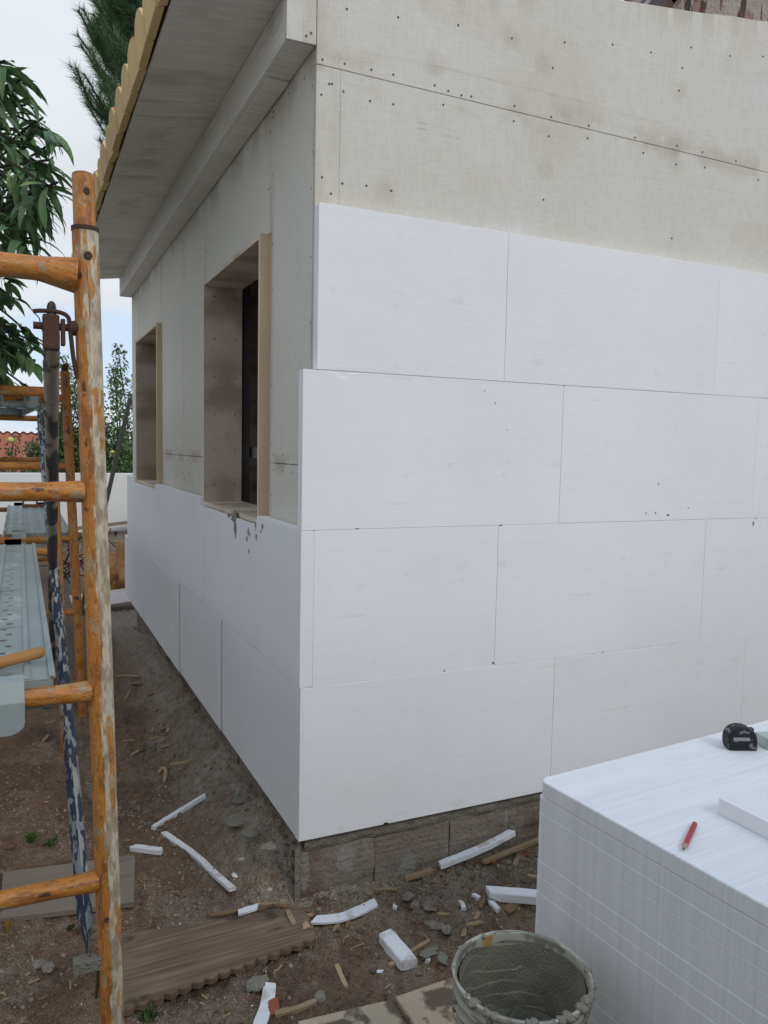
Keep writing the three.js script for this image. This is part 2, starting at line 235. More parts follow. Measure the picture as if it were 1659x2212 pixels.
mat.ochre = M({ map: tex(256, 256, (u, v) => mix3([0.86, 0.74, 0.53], [0.79, 0.66, 0.45], fbm(u * 7, v * 7, 4, 7))), roughness: 0.95 });
mat.whiteWall = M({ map: tex(512, 512, (u, v) => { const k = 0.84 + 0.05 * fbm(u * 6, v * 6, 5, 6); return [k, k * 0.995, k * 0.98]; }) });
mat.oldWall = M({ map: tex(512, 512, (u, v) => { let c = mix3([0.76, 0.72, 0.68], [0.64, 0.59, 0.55], fbm(u * 5, v * 5, 5, 5)); c = mix3(c, [0.22, 0.17, 0.16], sst(0.58, 0.64, fbm(u * 8 + 3, v * 2.2, 5)) * 0.8); return mix3(c, [0.52, 0.31, 0.24], sst(0.58, 0.66, fbm(u * 7, v * 6 + 5, 5, 7)) * 0.4); }), bumpMap: mat.soilBump, bumpScale: 0.03 });
mat.pail = M({ map: tex(512, 512, (u, v) => { let c = mix3([0.74, 0.735, 0.68], [0.66, 0.65, 0.59], fbm(u * 8, v * 4, 4, 4)); c = mix3(c, [0.45, 0.44, 0.40], sst(0.56, 0.64, fbm(u * 12 + 3, v * 9, 5, 3)) * 0.75); return mix3(c, [0.70, 0.54, 0.27], sst(0.7, 0.74, fbm(u * 14 + 1, v * 3 + 2, 4)) * 0.8); }), roughness: 0.6 });

// ---------------------------------------------------------------- ground
const rG = rng(77);
function gh(x, z) {                                                // height of the dug-over yard
  let y = -0.045 + 0.05 * (fbm(x * 1.6 + 3, z * 1.6 + 8, 3) - 0.5) + 0.036 * (fbm(x * 9, z * 9, 4) - 0.5) + 0.013 * (vn(x * 38, z * 38) - 0.5) + 0.009 * (vn(x * 75 + 3, z * 75) - 0.5);
  const dl = 0.04 - x;                                             // mortar and earth banked against the footing
  if (z < -0.02 && z > -4.9) y += 0.17 * sst(-4.6, -3.2, z) * sst(0.30, -0.02, dl + 0.14 * (fbm(z * 3.1, x * 2 + 4, 4) - 0.5)) * (0.75 + 0.5 * vn(z * 5, 2)) * sst(-0.02, -0.25, z);
  if (z > -0.12 && x > -0.05) y += 0.05 * sst(0.16, -0.02, z + 0.05) * vn(x * 7, 3.3);
  if (x > 0.3 && x < 1.4 && z > -0.1 && z < 0.5) y += 0.015 * fbm(x * 22, z * 22, 3);
  return y;
}
{
  const axis = (lo, hi, step, far) => { const a = []; let s = step; let x = lo; const left = []; while (x > -far) { s *= 1.3; x -= s; left.push(x); } left.reverse(); a.push(...left); for (x = lo; x <= hi + 1e-6; x += step) a.push(x); s = step; while (x < far) { s *= 1.3; x += s; a.push(x); } return a; };
  const xs = axis(-1.15, 1.35, 0.0095, 160), zs = axis(-1.9, 1.1, 0.0105, 160), nx = xs.length, nz = zs.length;
  const pos = new Float32Array(nx * nz * 3), col = new Float32Array(nx * nz * 3), uv = new Float32Array(nx * nz * 2), idx = [];
  for (let j = 0; j < nz; j++) for (let i = 0; i < nx; i++) {
    const x = xs[i], z = zs[j], k = j * nx + i, y = Math.hypot(x, z) < 14 ? gh(x, z) : -0.05;
    pos.set([x, y, z], 3 * k); uv.set([x, z], 2 * k);
    let c = mix3([0.285, 0.205, 0.148], [0.175, 0.121, 0.086], sst(0.3, 0.7, fbm(x * 4 + 2, z * 4, 5)));
    c = mix3(c, [0.31, 0.26, 0.21], sst(0.5, 0.68, fbm(x * 6 + 7, z * 6 + 1, 5)) * 0.75);
    const bank = sst(0.34, 0.02, 0.04 - x + 0.25 * (fbm(x * 5, z * 3, 4) - 0.5)) * (z < 0 ? 1 : 0) * sst(0.15, 0.4, fbm(x * 3 + 1, z * 2, 4));
    c = mix3(c, [0.46, 0.41, 0.355], bank * 0.9);
    const sp = sst(0.30, 0.02, z + 0.02) * (x > -0.1 ? 1 : 0) * sst(0.35, 0.6, fbm(x * 8, z * 8, 4)); c = mix3(c, [0.33, 0.285, 0.23], sp * 0.8);
    const red = sst(0.62, 0.72, fbm(x * 13 + 4, z * 13, 4)); c = mix3(c, [0.22, 0.12, 0.085], red * 0.5);
    col.set(c, 3 * k);
  }
  for (let j = 0; j < nz - 1; j++) for (let i = 0; i < nx - 1; i++) { const a = j * nx + i; idx.push(a, a + nx, a + 1, a + 1, a + nx, a + nx + 1); }
  const g = new THREE.BufferGeometry(); g.setAttribute('position', new THREE.BufferAttribute(pos, 3)); g.setAttribute('color', new THREE.BufferAttribute(col, 3)); g.setAttribute('uv', new THREE.BufferAttribute(uv, 2)); g.setIndex(idx); g.computeVertexNormals();
  structure('ground', g, mat.soil);
}

// ---------------------------------------------------------------- the house
const house = thing('house', 'single storey house under renovation, beige sheathing half covered with white insulation boards', 'house', V3(0, 0, 0));
const T = 0.045, ZB = -4.35, XR = 5.0;
const gableTop = (x) => 2.948 + 0.1424 * x;
const rH = rng(5);
const eps = (pts, normalAxis, off, parent) => {
  let g = slab(pts, 0.04, 0.0008); const j = (rH() - 0.5) * 0.002;
  if (normalAxis === 'z') g.translate(0, 0, -0.04 + off + j); else { g.rotateY(Math.PI / 2); g.translate(off + j, 0, 0); }
  return part('insulation_board', boxUV(g, rH() * 7, rH() * 7), mat.eps, parent);
};
const ragged = (a, b, y0, y1, g = 0.0003, chip = 1) => { const P = [], J = () => g + 0.0008 * Math.pow(rH(), 2), nx = Math.max(2, Math.round((b - a) / 0.09)), ny = 6, ch = () => chip * (0.001 + 0.006 * Math.pow(rH(), 4)); const c = [ch(), ch(), ch(), ch()];
  for (let i = 0; i <= nx; i++) { const x = lerp(a + g + c[0], b - g - c[1], i / nx); P.push([x, y0 + (i === 0 || i === nx ? g : J())]); } for (let i = 0; i <= ny; i++) P.push([b - (i === 0 || i === ny ? g : J()), lerp(y0 + g + c[1], y1 - g - c[2], i / ny)]);
  for (let i = 0; i <= nx; i++) P.push([lerp(b - g - c[2], a + g + c[3], i / nx), y1 - (i === 0 || i === nx ? g : J())]); for (let i = 0; i <= ny; i++) P.push([a + (i === 0 || i === ny ? g : J()), lerp(y1 - g - c[3], y0 + g + c[0], i / ny)]); return P; };
const rect = (a, b, y0, y1, g = 0.0003) => [[a + g, y0 + g], [b - g, y0 + g], [b - g, y1 - g], [a + g, y1 - g]];
// front wall
const frontWall = part('front_wall', boxUV(slab([[0.2, 0.2], [XR, 0.2], [XR, gableTop(XR) - 0.03], [0.2, gableTop(0.2) - 0.03]], 0.14, 0).translate(0, 0, -0.2)), mat.board, house);
const fUV = (g) => mapUV(g, (x, y) => [x / 5, (y - 2.15) / 1.9]);
const fPanel = (pts) => part('sheathing_panel', fUV(slab(pts, 0.014, 0.0008).translate(0, 0, -T - 0.014)), mat.sheathF, frontWall);
fPanel(rect(0.0455, 0.1255, 0.2, 2.645)); fPanel(rect(0.1255, 2.62, 0.2, 2.645)); fPanel(rect(2.62, XR, 0.2, 2.645));
const wav = (x) => gableTop(x) + 0.006 * (vn(x * 9, 3.3) - 0.5) * 2;
{ const top = []; for (let x = 2.995; x >= 0.046; x -= 0.1) top.push([x, wav(x)]); top.push([0.0465, wav(0.0465)]); fPanel([[0.0465, 2.6468], [2.995, 2.6468], ...top]); fPanel([[2.998, 2.6468], [XR, 2.6468], [XR, gableTop(XR)], [2.998, gableTop(2.998)]]); }
for (const [y0, y1, xs] of [[0.21, 0.715, [0, 0.994, 1.994, 2.994, 3.994]], [0.715, 1.22, [0.0405, 0.728, 1.728, 2.728, 3.728]], [1.22, 1.72, [-0.002, 0.988, 1.988, 2.988, 3.988]], [1.7205, 2.2235, [0.043, 0.731, 1.731, 2.731, 3.731]]])
  for (let i = 0; i < xs.length - 1; i++) {
    let p = rect(xs[i], xs[i + 1], y0, y1);
    if (y0 === 1.22 && i === 0) p = [p[0], p[1], p[2], [0.19, y1 - 0.002], [0.165, y1 - 0.006], [0.15, y1 - 0.007], [0.142, y1 - 0.018], [0.125, y1 - 0.022], [0.115, y1 - 0.012], [0.10, y1 - 0.006], [0.06, y1 - 0.002], p[3]];
    if (y0 === 0.21 && i === 0) p = [p[0], [0.30, y0], [0.305, y0 + 0.005], [0.315, y0 + 0.006], [0.322, y0], ...p.slice(1)];
    if (p.length === 4) p = ragged(xs[i], xs[i + 1], y0, y1);
    eps(p, 'z', 0, frontWall);
  }
{ const gs = []; for (const [x, y, k] of SCREW_F) if (k) gs.push(rod(V3(x, y, -T - 0.004), V3(x, y, -T + 0.0015), 0.0042, 0.0036, 8)); const s = part('screw_heads', merge(gs), mat.screw, frontWall); s.userData.kind = 'stuff'; }
part('mortar_fill', boxUV(rb(0.085, 0.185, 1.688, 1.7195, -0.04, -0.014, 0.004)), mat.jamb, frontWall);
part('adhesive_bed', boxUV(merge([bx(0.052, 3.9, 0.214, 2.219, -0.03, -0.0024), bx(0.036, 0.046, 0.718, 1.217, -0.03, -0.0025)])), mat.eps, frontWall);
// left wall (faces the scaffold); s = distance back from the corner
const W = [[0.533, 1.51], [2.90, 3.91]], WY = [1.19, 2.253];
const leftWall = part('left_wall', boxUV(merge([bx(0.06, 0.2, 0.2, WY[0], -0.06, ZB), bx(0.06, 0.2, WY[1], 2.9, -0.06, ZB), bx(0.06, 0.2, WY[0], WY[1], -0.06, -W[0][0]), bx(0.06, 0.2, WY[0], WY[1], -W[0][1], -W[1][0]), bx(0.06, 0.2, WY[0], WY[1], -W[1][1], ZB)])), mat.board, house);
const lUV = (g) => mapUV(g, (x, y, z) => [-z / 4.6, (y - 1.1) / 1.8]);
for (const [a, b, y0, y1] of [[0.0595, 0.502, 1.42, 2.648], [0.0595, 0.502, 0.2, 1.42], [0.0595, 0.502, 2.648, 2.9], [0.502, 1.592, 2.253, 2.9], [0.502, 1.592, 0.2, 1.189], [1.592, 2.165, 1.42, 2.9], [2.165, 2.912, 1.42, 2.9], [1.592, 2.032, 0.2, 1.42], [2.032, 2.912, 0.2, 1.42], [2.912, 3.94, 2.253, 2.9], [2.912, 3.94, 0.2, 1.189], [3.94, 4.35, 0.2, 2.9]])
  part('sheathing_panel', lUV(slab(rect(a, b, y0, y1, 0.0012), 0.014, 0.0012).rotateY(Math.PI / 2).translate(T + (rH() - 0.5) * 0.002, 0, 0)), mat.sheathL, leftWall);
part('sheathing_panel', lUV(slab(rect(1.511, 1.592, 1.19, 2.253), 0.013, 0.001).rotateY(Math.PI / 2).translate(T + 0.001, 0, 0)), mat.sheathL, leftWall);
eps(ragged(0.0, 0.411, 0.715, 1.222, 0.0012), 'x', -0.0025, leftWall);
{ const n = 0.034; // row under the windows, notched below each window lining
  const R3 = [[0.411, 1.411], [1.411, 2.411], [2.411, 3.411], [3.411, 4.36]];
  for (const [a, b] of R3) { const top = []; for (let s = b - 0.001; s > a; s -= 0.02) { const inW = W.some(([p, q]) => s > p - 0.01 && s < q + 0.01); top.push([s, inW ? 1.222 - n - 0.004 * vn(s * 30, 1) : 1.222]); } top.push([a + 0.001, W.some(([p, q]) => a > p && a < q) ? 1.222 - n : 1.222]); eps([[a + 0.001, 0.7165], [b - 0.001, 0.7165], ...top], 'x', a < 1 ? 0.0005 : (rH() - 0.5) * 0.003, leftWall); }
  for (const [a, b] of [[0.041, 1.06], [1.062, 2.045], [2.047, 3.045], [3.047, 4.045], [4.047, 4.53]]) eps(ragged(a + (a > 0.9 && a < 2.5 ? 0.003 : 0), b - (b < 2.5 ? 0.003 : 0), 0.21, 0.7145, 0.0006), 'x', (a < 1 ? 0.0015 : a < 2 ? -0.002 : a < 3 ? -0.0055 : -0.004), leftWall);
  for (const z of [1.061, 2.046]) part('joint_mortar', boxUV(rb(0.0022, 0.03, 0.212, 0.713, -z - 0.004, -z + 0.004, 0.001)), mat.mortar, leftWall); }
{ const gs = []; const add = (s, y) => gs.push(rod(V3(T + 0.004, y, -s), V3(T - 0.0015, y, -s), 0.0036, 0.0032, 7));
  for (const s of [0.48, 0.53, 1.57, 1.62, 2.14, 2.19, 2.88, 2.95, 3.92, 3.97, 0.075]) for (let y = 1.3; y < 2.7; y += 0.19) if (!W.some(([p, q]) => s > p - 0.02 && s < q + 0.02 && y < 2.27)) add(s + (rH() - 0.5) * 0.02, y + (rH() - 0.5) * 0.1);
  for (let s = 0.12; s < 0.5; s += 0.11) { add(s, 1.45); add(s, 1.395); } for (let s = 1.65; s < 2.9; s += 0.13) { add(s + rH() * 0.03, 1.445); add(s + rH() * 0.03, 1.395); } for (let s = 0.15; s < 4.3; s += 0.17) add(s, 2.64 + rH() * 0.03);
  part('screw_heads', merge(gs), mat.screw, leftWall).userData.kind = 'stuff'; }
part('adhesive_bed', boxUV(bx(0.0062, 0.03, 0.213, 1.18, -0.046, -4.3)), mat.eps, leftWall);
// window linings
for (const [a, b] of W) {
  const w = part('window_lining', boxUV(rb(0.012, 0.20, WY[0], WY[0] + 0.018, -a - 0.018, -b + 0.018, 0.0015)), mat.board, house);
  part('lining_board', boxUV(rb(0.012, 0.20, WY[1] - 0.018, WY[1], -a - 0.0185, -b + 0.0185, 0.0015)), mat.board, w);
  part('lining_board', boxUV(rb(0.0125, 0.1995, WY[0] + 0.0005, WY[1] + 0.0015, -b, -b + 0.018, 0.0015)), mat.board, w);
  part('lining_board', boxUV(rb(0.0115, 0.1995, WY[0] + 0.0005, WY[1] + 0.0015, -a, -a - 0.018, 0.0015)), mat.jamb, w);
  const gs = []; for (const y of [1.29, 1.46, 1.63, 1.81, 1.99, 2.19]) for (const x of [0.065, 0.165]) gs.push(rod(V3(x, y, -b + 0.016), V3(x, y, -b + 0.0195), 0.004, 0.0035, 7));
  part('screw_heads', merge(gs), mat.screw, w).userData.kind = 'stuff';
}
part('window_stud', boxUV(bx(0.205, 0.245, 0.3, 2.6, -1.515, -1.575)), mat.stud, house);
part('window_stud', boxUV(bx(0.205, 0.245, 0.3, 2.6, -3.915, -3.975)), mat.stud, house);
part('wall_rail', boxUV(bx(0.26, 0.30, 1.42, 1.475, -1.2, -2.6)), mat.rail, house);
// dark inside, floor, other walls
part('floor', boxUV(bx(0.2, XR, 0.05, 0.2, -0.2, ZB)), mat.mortar, house);
part('back_wall', boxUV(slab([[0.2, 0.2], [XR, 0.2], [XR, 3.57], [0.2, 2.89]], 0.12, 0).translate(0, 0, ZB)), mat.board, house);
part('right_wall', boxUV(bx(XR, XR + 0.14, 0.0, 3.55, -0.06, ZB)), mat.board, house);
// eave box, soffit, roof
const sag = (g) => { const p = g.attributes.position; for (let i = 0; i < p.count; i++) p.setY(i, p.getY(i) + 0.0115 * (p.getZ(i) + 0.05)); g.computeVertexNormals(); return g; };
const eave = part('eave_box', boxUV(sag(flat(rb(-0.049, T - 0.001, 2.699, 2.85, -0.06, ZB, 0.0025)))), mat.soffit, house);
part('sheathing_panel', fUV(slab([[-0.05, 2.698], [0.0445, 2.70], [0.0445, gableTop(0.045)], [-0.05, gableTop(-0.05)]], 0.014, 0.0012).translate(0, 0, -T - 0.0145)), mat.sheathF, eave);
part('cover_strip', boxUV(sag(flat(rb(-0.03, T - 0.003, 2.693, 2.6985, -0.3, -2.2, 0.001)))), mat.soffit, eave);
const soff = (x, d = 0) => 2.838 + 0.142 * (x + 0.05) + d;
const roof = part('roof', boxUV(sag(flat(slab([[-0.355, soff(-0.355, 0.014)], [XR + 0.1, soff(XR + 0.1, 0.014)], [XR + 0.1, soff(XR + 0.1, 0.075)], [-0.355, soff(-0.355, 0.035)]], 4.12, 0).translate(0, 0, ZB + 0.01)))), mat.clay, house);
for (const [a, b] of [[0.05, 1.05], [1.053, 2.552], [2.555, 3.558], [3.561, 4.34]])
  part('soffit_panel', boxUV(sag(flat(slab([[-0.362, soff(-0.362)], [-0.051, soff(-0.051)], [-0.051, soff(-0.051, 0.013)], [-0.362, soff(-0.362, 0.013)]], b - a - 0.005, 0.001).translate(0, 0, -b))), rH() * 3, rH() * 3), mat.soffit, roof);
{ // roof tiles along the eave, their hollow ends filled with ochre mortar
  const se0 = (a) => [Math.sign(Math.cos(a)) * Math.pow(Math.abs(Math.cos(a)), 0.85), Math.pow(Math.abs(Math.sin(a)), 0.75)];
  const R = 0.112, L = 0.42, sh = new THREE.Shape(); const n = 10;
  for (let i = 0; i <= n; i++) { const a = Math.PI * i / n; sh[i ? 'lineTo' : 'moveTo'](se0(a)[0] * 0.100, se0(a)[1] * R * 0.86); }
  for (let i = n; i >= 0; i--) { const a = Math.PI * i / n; sh.lineTo(se0(a)[0] * (0.100 - 0.010), se0(a)[1] * (R * 0.86 - 0.010)); }
    const tg = boxUV(new THREE.ExtrudeGeometry(sh, { depth: L, bevelEnabled: true, bevelSize: 0.0015, bevelThickness: 0.0015, bevelSegments: 1 }).rotateY(Math.PI / 2));
  const pl = new THREE.Shape(); for (let i = 0; i <= n; i++) { const a = Math.PI * i / n; pl[i ? 'lineTo' : 'moveTo'](se0(a)[0] * 0.0955, se0(a)[1] * (R * 0.86 - 0.006)); } pl.lineTo(-0.0955, -0.038); pl.lineTo(0.0955, -0.038);
  const pg = boxUV(new THREE.ExtrudeGeometry(pl, { depth: 0.022, bevelEnabled: true, bevelSize: 0.002, bevelThickness: 0.003, bevelSegments: 1 }).rotateY(Math.PI / 2));
  for (let i = 0; i < 21; i++) { const z = -0.13 - i * 0.206, y = soff(-0.39, 0.045) + 0.0115 * z + (rH() - 0.5) * 0.008;
    const t = part('roof_tile', tg, mat.clay, roof); t.position.set(-0.392 + (rH() - 0.5) * 0.014, y, z); t.rotation.set((rH() - 0.5) * 0.16, (rH() - 0.5) * 0.05, 0.142);
    const q = part('tile_mortar', pg, mat.ochre, roof); q.position.set(-0.396, y, z); q.rotation.set(t.rotation.x, t.rotation.y, 0.142); q.position.x -= rH() * 0.008; }
}
// footing of ribbed clay blocks under the boards
const plinth = part('plinth', boxUV(bx(0.07, XR, -0.35, 0.2, -0.075, -0.4)), mat.mortar, house);
part('plinth_core', boxUV(bx(0.075, 0.4, -0.35, 0.2, -0.4, ZB)), mat.mortar, plinth);
{ const block = (len, seed) => { // ribbed face towards +z
    const pts = [[-0.05, -0.21], [0.0, -0.21]]; for (let i = 0; i <= 15; i++) { const y = -0.205 + 0.0262 * i; pts.push([0.0, y], [0.0035, y + 0.003], [0.0035, y + 0.016], [0.0, y + 0.02]); } pts.push([-0.05, 0.21]);
    const ny = 46, nx = 40, g = new THREE.PlaneGeometry(len, 0.40, nx, ny), p = g.attributes.position;
    for (let i = 0; i < p.count; i++) { const x = p.getX(i), y = p.getY(i), rib = sst(-0.3, 0.5, Math.sin(y * 260)) * 0.0035, sm = fbm((x + seed) * 7, y * 9, 4), fill = sst(0.42, 0.58, sm); p.setZ(i, lerp(rib, 0.004 + 0.012 * (fbm((x + seed) * 16, y * 16, 4) - 0.35), fill)); const ex = Math.abs(x) / (len / 2); if (ex > 0.97) p.setZ(i, p.getZ(i) - 0.003); }
    g.computeVertexNormals(); return boxUV(merge([g, bx(-len / 2, len / 2, -0.2, 0.2, -0.03, -0.004)]), seed * 1.3, seed * 2.1); };
  let x = 0.022; for (const [len, s] of [[0.27, 1], [0.295, 2], [0.29, 3], [0.295, 4], [0.3, 5], [0.3, 6], [0.3, 7], [0.3, 8]]) { const m = part('footing_block', block(len - 0.0015, s), mat.plinth, plinth); m.position.set(x + len / 2, -0.01, -0.045 + (rH() - 0.5) * 0.006); x += len; }
  let z = -0.05; for (let i = 0; i < 14; i++) { const len = 0.295, m = part('footing_block', block(len - 0.0015, 11 + i), mat.plinth, plinth); m.rotation.y = -Math.PI / 2; m.position.set(0.047 + (rH() - 0.5) * 0.008, -0.01, z - len / 2); z -= len; }
  // crumbly bedding mortar right under the boards
  const bed = (len, seed, n) => { const g = new THREE.PlaneGeometry(len, 0.06, n, 8), p = g.attributes.position; for (let i = 0; i < p.count; i++) { const X = p.getX(i), Y = p.getY(i); p.setZ(i, 0.006 + 0.030 * fbm(X * 26 + seed, Y * 26, 4) * sst(-0.032, 0.0, Y + 0.012 * vn(X * 12, seed))); } g.computeVertexNormals(); return boxUV(g); };
  const b1 = part('bedding_mortar', bed(4.9, 1, 420), mat.mortar, plinth); b1.position.set(2.48, 0.178, -0.05);
  const b2 = part('bedding_mortar', bed(4.3, 5, 360), mat.mortar, plinth); b2.rotation.y = -Math.PI / 2; b2.position.set(0.05, 0.178, -2.2);
  // hollow end of the corner block
  for (let i = 0; i < 4; i++) part('block_web', boxUV(bx(0.004, 0.022, 0.01 + i * 0.046, 0.022 + i * 0.046, -0.046, -0.09)), mat.plinth, plinth);
  for (const z of [-0.046, -0.086]) part('block_web', boxUV(bx(0.0045, 0.022, -0.06, 0.172, z - 0.006, z + 0.004)), mat.plinth, plinth);
}
// mortar spatter on the boards
{ const put = (u, v, r, h, s, onLeft, sx = 1, sy = 1) => { const q = onLeft ? onPlane(u, v, 'x', 0) : onPlane(u, v, 'z', 0); const g = blot(r, h, s); g.scale(sx, sy, 1); if (onLeft) g.rotateY(-Math.PI / 2); g.translate(q.x + (onLeft ? 0.0012 : 0), q.y, q.z - (onLeft ? 0 : 0.0012)); return g; };
  const z5 = crop(300, 500, 0.38894), L = [], F = [];
  for (const [a, b, r, sx, sy] of [[732, 2040, 0.032, 1.6, 1], [738, 2085, 0.026, 1.2, 1.6], [742, 2130, 0.017, 0.9, 2.2], [700, 2030, 0.014, 2, 0.8], [870, 2090, 0.01, 1, 1.4], [915, 2100, 0.013, 1, 1.2], [825, 2130, 0.012, 1, 1.5], [875, 2165, 0.013, 1, 1.2], [815, 2175, 0.01, 1, 1.4], [965, 2120, 0.008, 1, 1], [905, 2130, 0.007, 1, 1], [835, 2150, 0.006, 1, 2]]) L.push(put(...z5(a, b), r, 0.003, a * 0.13, true, sx, sy));
  for (const [a, b, r, sx, sy] of [[700, 405, 0.009, 1, 1.6], [735, 295, 0.006, 1, 1], [810, 300, 0.007, 1, 1.2]]) L.push(put(...zM(a, b), r, 0.002, a * 0.31, true, sx, sy));
  const z6 = crop(720, 480, 0.72333), z7 = crop(720, 1280, 0.72333);
  for (const [a, b, r, sx, sy] of [[1280, 1010, 0.006, 1, 1.4], [1270, 1110, 0.007, 1, 1.3], [1313, 1117, 0.009, 1.4, 0.9], [1237, 1110, 0.006, 1, 1], [1383, 1093, 0.006, 1, 0.8], [680, 688, 0.003, 1, 1], [716, 730, 0.003, 1, 1.6], [758, 822, 0.002, 1, 2]]) F.push(put(...z6(a, b), r, 0.002, a * 0.17, false, sx, sy));
  for (const [a, b, r, sx, sy] of [[1608, 40, 0.012, 0.7, 1.4], [710, 522, 0.006, 1, 1], [542, 549, 0.005, 1, 0.7], [760, 725, 0.006, 2.2, 0.5], [752, 738, 0.004, 1.8, 0.5], [535, 640, 0.008, 1.8, 0.4], [955, 656, 0.004, 1.4, 0.7], [138, 982, 0.006, 0.7, 1.4], [95, 1107, 0.004, 1, 1]]) F.push(put(...z7(a, b), r, 0.0016, a * 0.19, false, sx, sy));
  { const rS = rng(91); for (let i = 0; i < 11; i++) { const row = [0.715, 1.22, 1.72][i % 3], x = 0.1 + 2.2 * rS(), g = blot(0.002 + 0.004 * rS(), 0.0012, i * 2.3 + 1); g.scale(1 + 2.5 * rS(), 0.5, 1); g.translate(x, row + (rS() - 0.5) * 0.006, -0.0006); F.push(g); } }
  part('mortar_spatter', merge(L), mat.mortar, leftWall).userData.kind = 'stuff'; part('mortar_spatter', merge(F), mat.mortar, frontWall).userData.kind = 'stuff';
}

// ---------------------------------------------------------------- scaffold
const TUBE = 0.0242;
function tuv(g, len, off) { const u = g.attributes.uv; for (let i = 0; i < u.count; i++) u.setXY(i, u.getX(i) + off * 0.37, u.getY(i) * len / 2 + off); return g; }
let tubeNo = 0;
function frame(label, z, x0, x1, lean, rungs, top, opts = {}) {
  const y0 = gh(x0, z) - 0.01, g = thing('scaffold_trestle', label, 'scaffold', V3(x0, y0, z), 'orange scaffold trestles along the house');
  const X = (y) => -lean * (y - y0), P = (x, y, dz = 0) => V3(x, y - y0, dz), pm = opts.post || mat.farPost, rm = opts.rung || mat.farPost;
  const h = top - y0;
  part('post', opts.post ? rod(P(0, y0), P(X(top), top), TUBE, TUBE, 28, 1) : tuv(rod(P(0, y0), P(X(top), top), TUBE, TUBE, 20, 1), 2, (tubeNo += 0.17)), pm, g);
  part('post', tuv(rod(P(x1 - x0, y0), P(x1 - x0 + X(top), top), TUBE, TUBE, 16, 1), 2, (tubeNo += 0.23)), rm, g);
  for (const y of rungs) part('rung', tuv(rod(P(X(y) - TUBE * 0.7, y), P(x1 - x0 + X(y) + TUBE * 0.7, y), y === rungs[0] ? 0.0225 : 0.0185, y === rungs[0] ? 0.0225 : 0.0185, 18), 0.7, (tubeNo += 0.31)), rm, g);
  if (opts.spigot) { part('spigot', merge([tuv(rod(P(X(top), top - 0.02), P(X(top + 0.1), top + 0.1), 0.0205, 0.0205, 20, 1), 0.14, 0.62), new THREE.SphereGeometry(0.0205, 20, 6, 0, Math.PI * 2, 0, Math.PI / 2).scale(1, 0.35, 1).translate(X(top + 0.1), top + 0.1 - y0, 0)]), mat.rung, g); part('collar', rod(P(X(top), top - 0.004), P(X(top), top + 0.004), TUBE + 0.0012, TUBE + 0.0012, 24), mat.rust, g); }
  else part('post_head', merge([rod(P(X(top), top), P(X(top) + 0.001, top + 0.035), 0.02, 0.016, 14)]), mat.rust, g);
  return g;
}
const frA = frame('orange scaffold trestle with mortar splashed post standing closest to the stacked boards side', 0.66, -0.630, -1.33, 0.0222, [1.806, 1.385, 0.982, 0.582], 1.888, { post: mat.post, rung: mat.rung, spigot: true });
frA.userData.label = 'orange scaffold trestle with mortar splashed post and locking pins, beside the scalloped plank';
{ const y0 = frA.position.y, x = (y) => -0.0222 * (y - y0), Y = (y) => y - y0;
  for (const y of [1.806, 1.385, 0.982, 0.582]) part('weld_flare', tuv(rod(V3(x(y) - 0.018, Y(y) - (y > 1.7 ? 0.006 : 0), 0), V3(x(y) - 0.085, Y(y), 0), y > 1.7 ? 0.034 : 0.022, y > 1.7 ? 0.0226 : 0.0187, 18), 0.07, y * 0.7), mat.rung, frA);
  part('bolt', rod(V3(x(1.83) + 0.002, Y(1.835), 0.02), V3(x(1.83) + 0.002, Y(1.835), 0.0268), 0.0085, 0.0075, 12), mat.rust, frA);
  part('bolt', rod(V3(x(1.97) + 0.004, Y(1.955), 0.016), V3(x(1.97) + 0.004, Y(1.955), 0.0222), 0.006, 0.006, 10), mat.rust, frA);
  const pin = part('locking_pin', merge([rod(V3(x(1.7) - 0.02, Y(1.7), 0), V3(x(1.7) - 0.098, Y(1.7), 0), 0.007, 0.007, 10), rod(V3(x(1.7) - 0.018, Y(1.7), 0), V3(x(1.7) - 0.034, Y(1.7), 0), 0.016, 0.013, 12)]), mat.rust, frA);
  part('hook', pipe([V3(-0.098, 1.725, 0.004), V3(-0.088, 1.727, 0.004), V3(-0.05, 1.727, 0.004), V3(-0.037, 1.72, 0.004), V3(-0.034, 1.70, 0.006), V3(-0.028, 1.64, 0.008), V3(-0.022, 1.603, 0.008)].map((q) => V3(q.x + x(1.7), Y(q.y), q.z)), 0.0042, 40, 8), mat.rust, pin);
  part('pin_nut', boxUV(merge([rb(x(1.7) - 0.082, x(1.7) - 0.052, Y(1.655), Y(1.722), -0.012, 0.014, 0.004), rb(x(1.7) - 0.05, x(1.7) - 0.042, Y(1.665), Y(1.715), -0.01, 0.012, 0.002)])), mat.rust, pin);
  part('pin_bracket', boxUV(rb(x(0.43) - 0.072, x(0.43) - 0.012, Y(0.395), Y(0.423), -0.012, 0.016, 0.003)), mat.mortar, frA);
  part('hook', rod(V3(x(0.43) - 0.022, Y(0.395), 0.004), V3(x(0.43) - 0.028, Y(0.33), 0.004), 0.004, 0.003, 8), mat.rust, frA); }
frame('orange scaffold trestle at the far end of the perforated deck, rust on its rungs', -1.72, -0.611, -1.32, 0.0285, [1.715, 1.366, 0.96, 0.55], 1.86);
frame('orange scaffold trestle under the dirty grey deck, its post closest to the house', -2.26, -0.497, -1.22, 0.0365, [1.714, 1.352, 0.955, 0.55], 1.86);
frame('orange scaffold trestle in front of the white garden wall', -4.4, -0.56, -1.27, 0.012, [1.66, 1.34, 0.95, 0.55], 1.84);
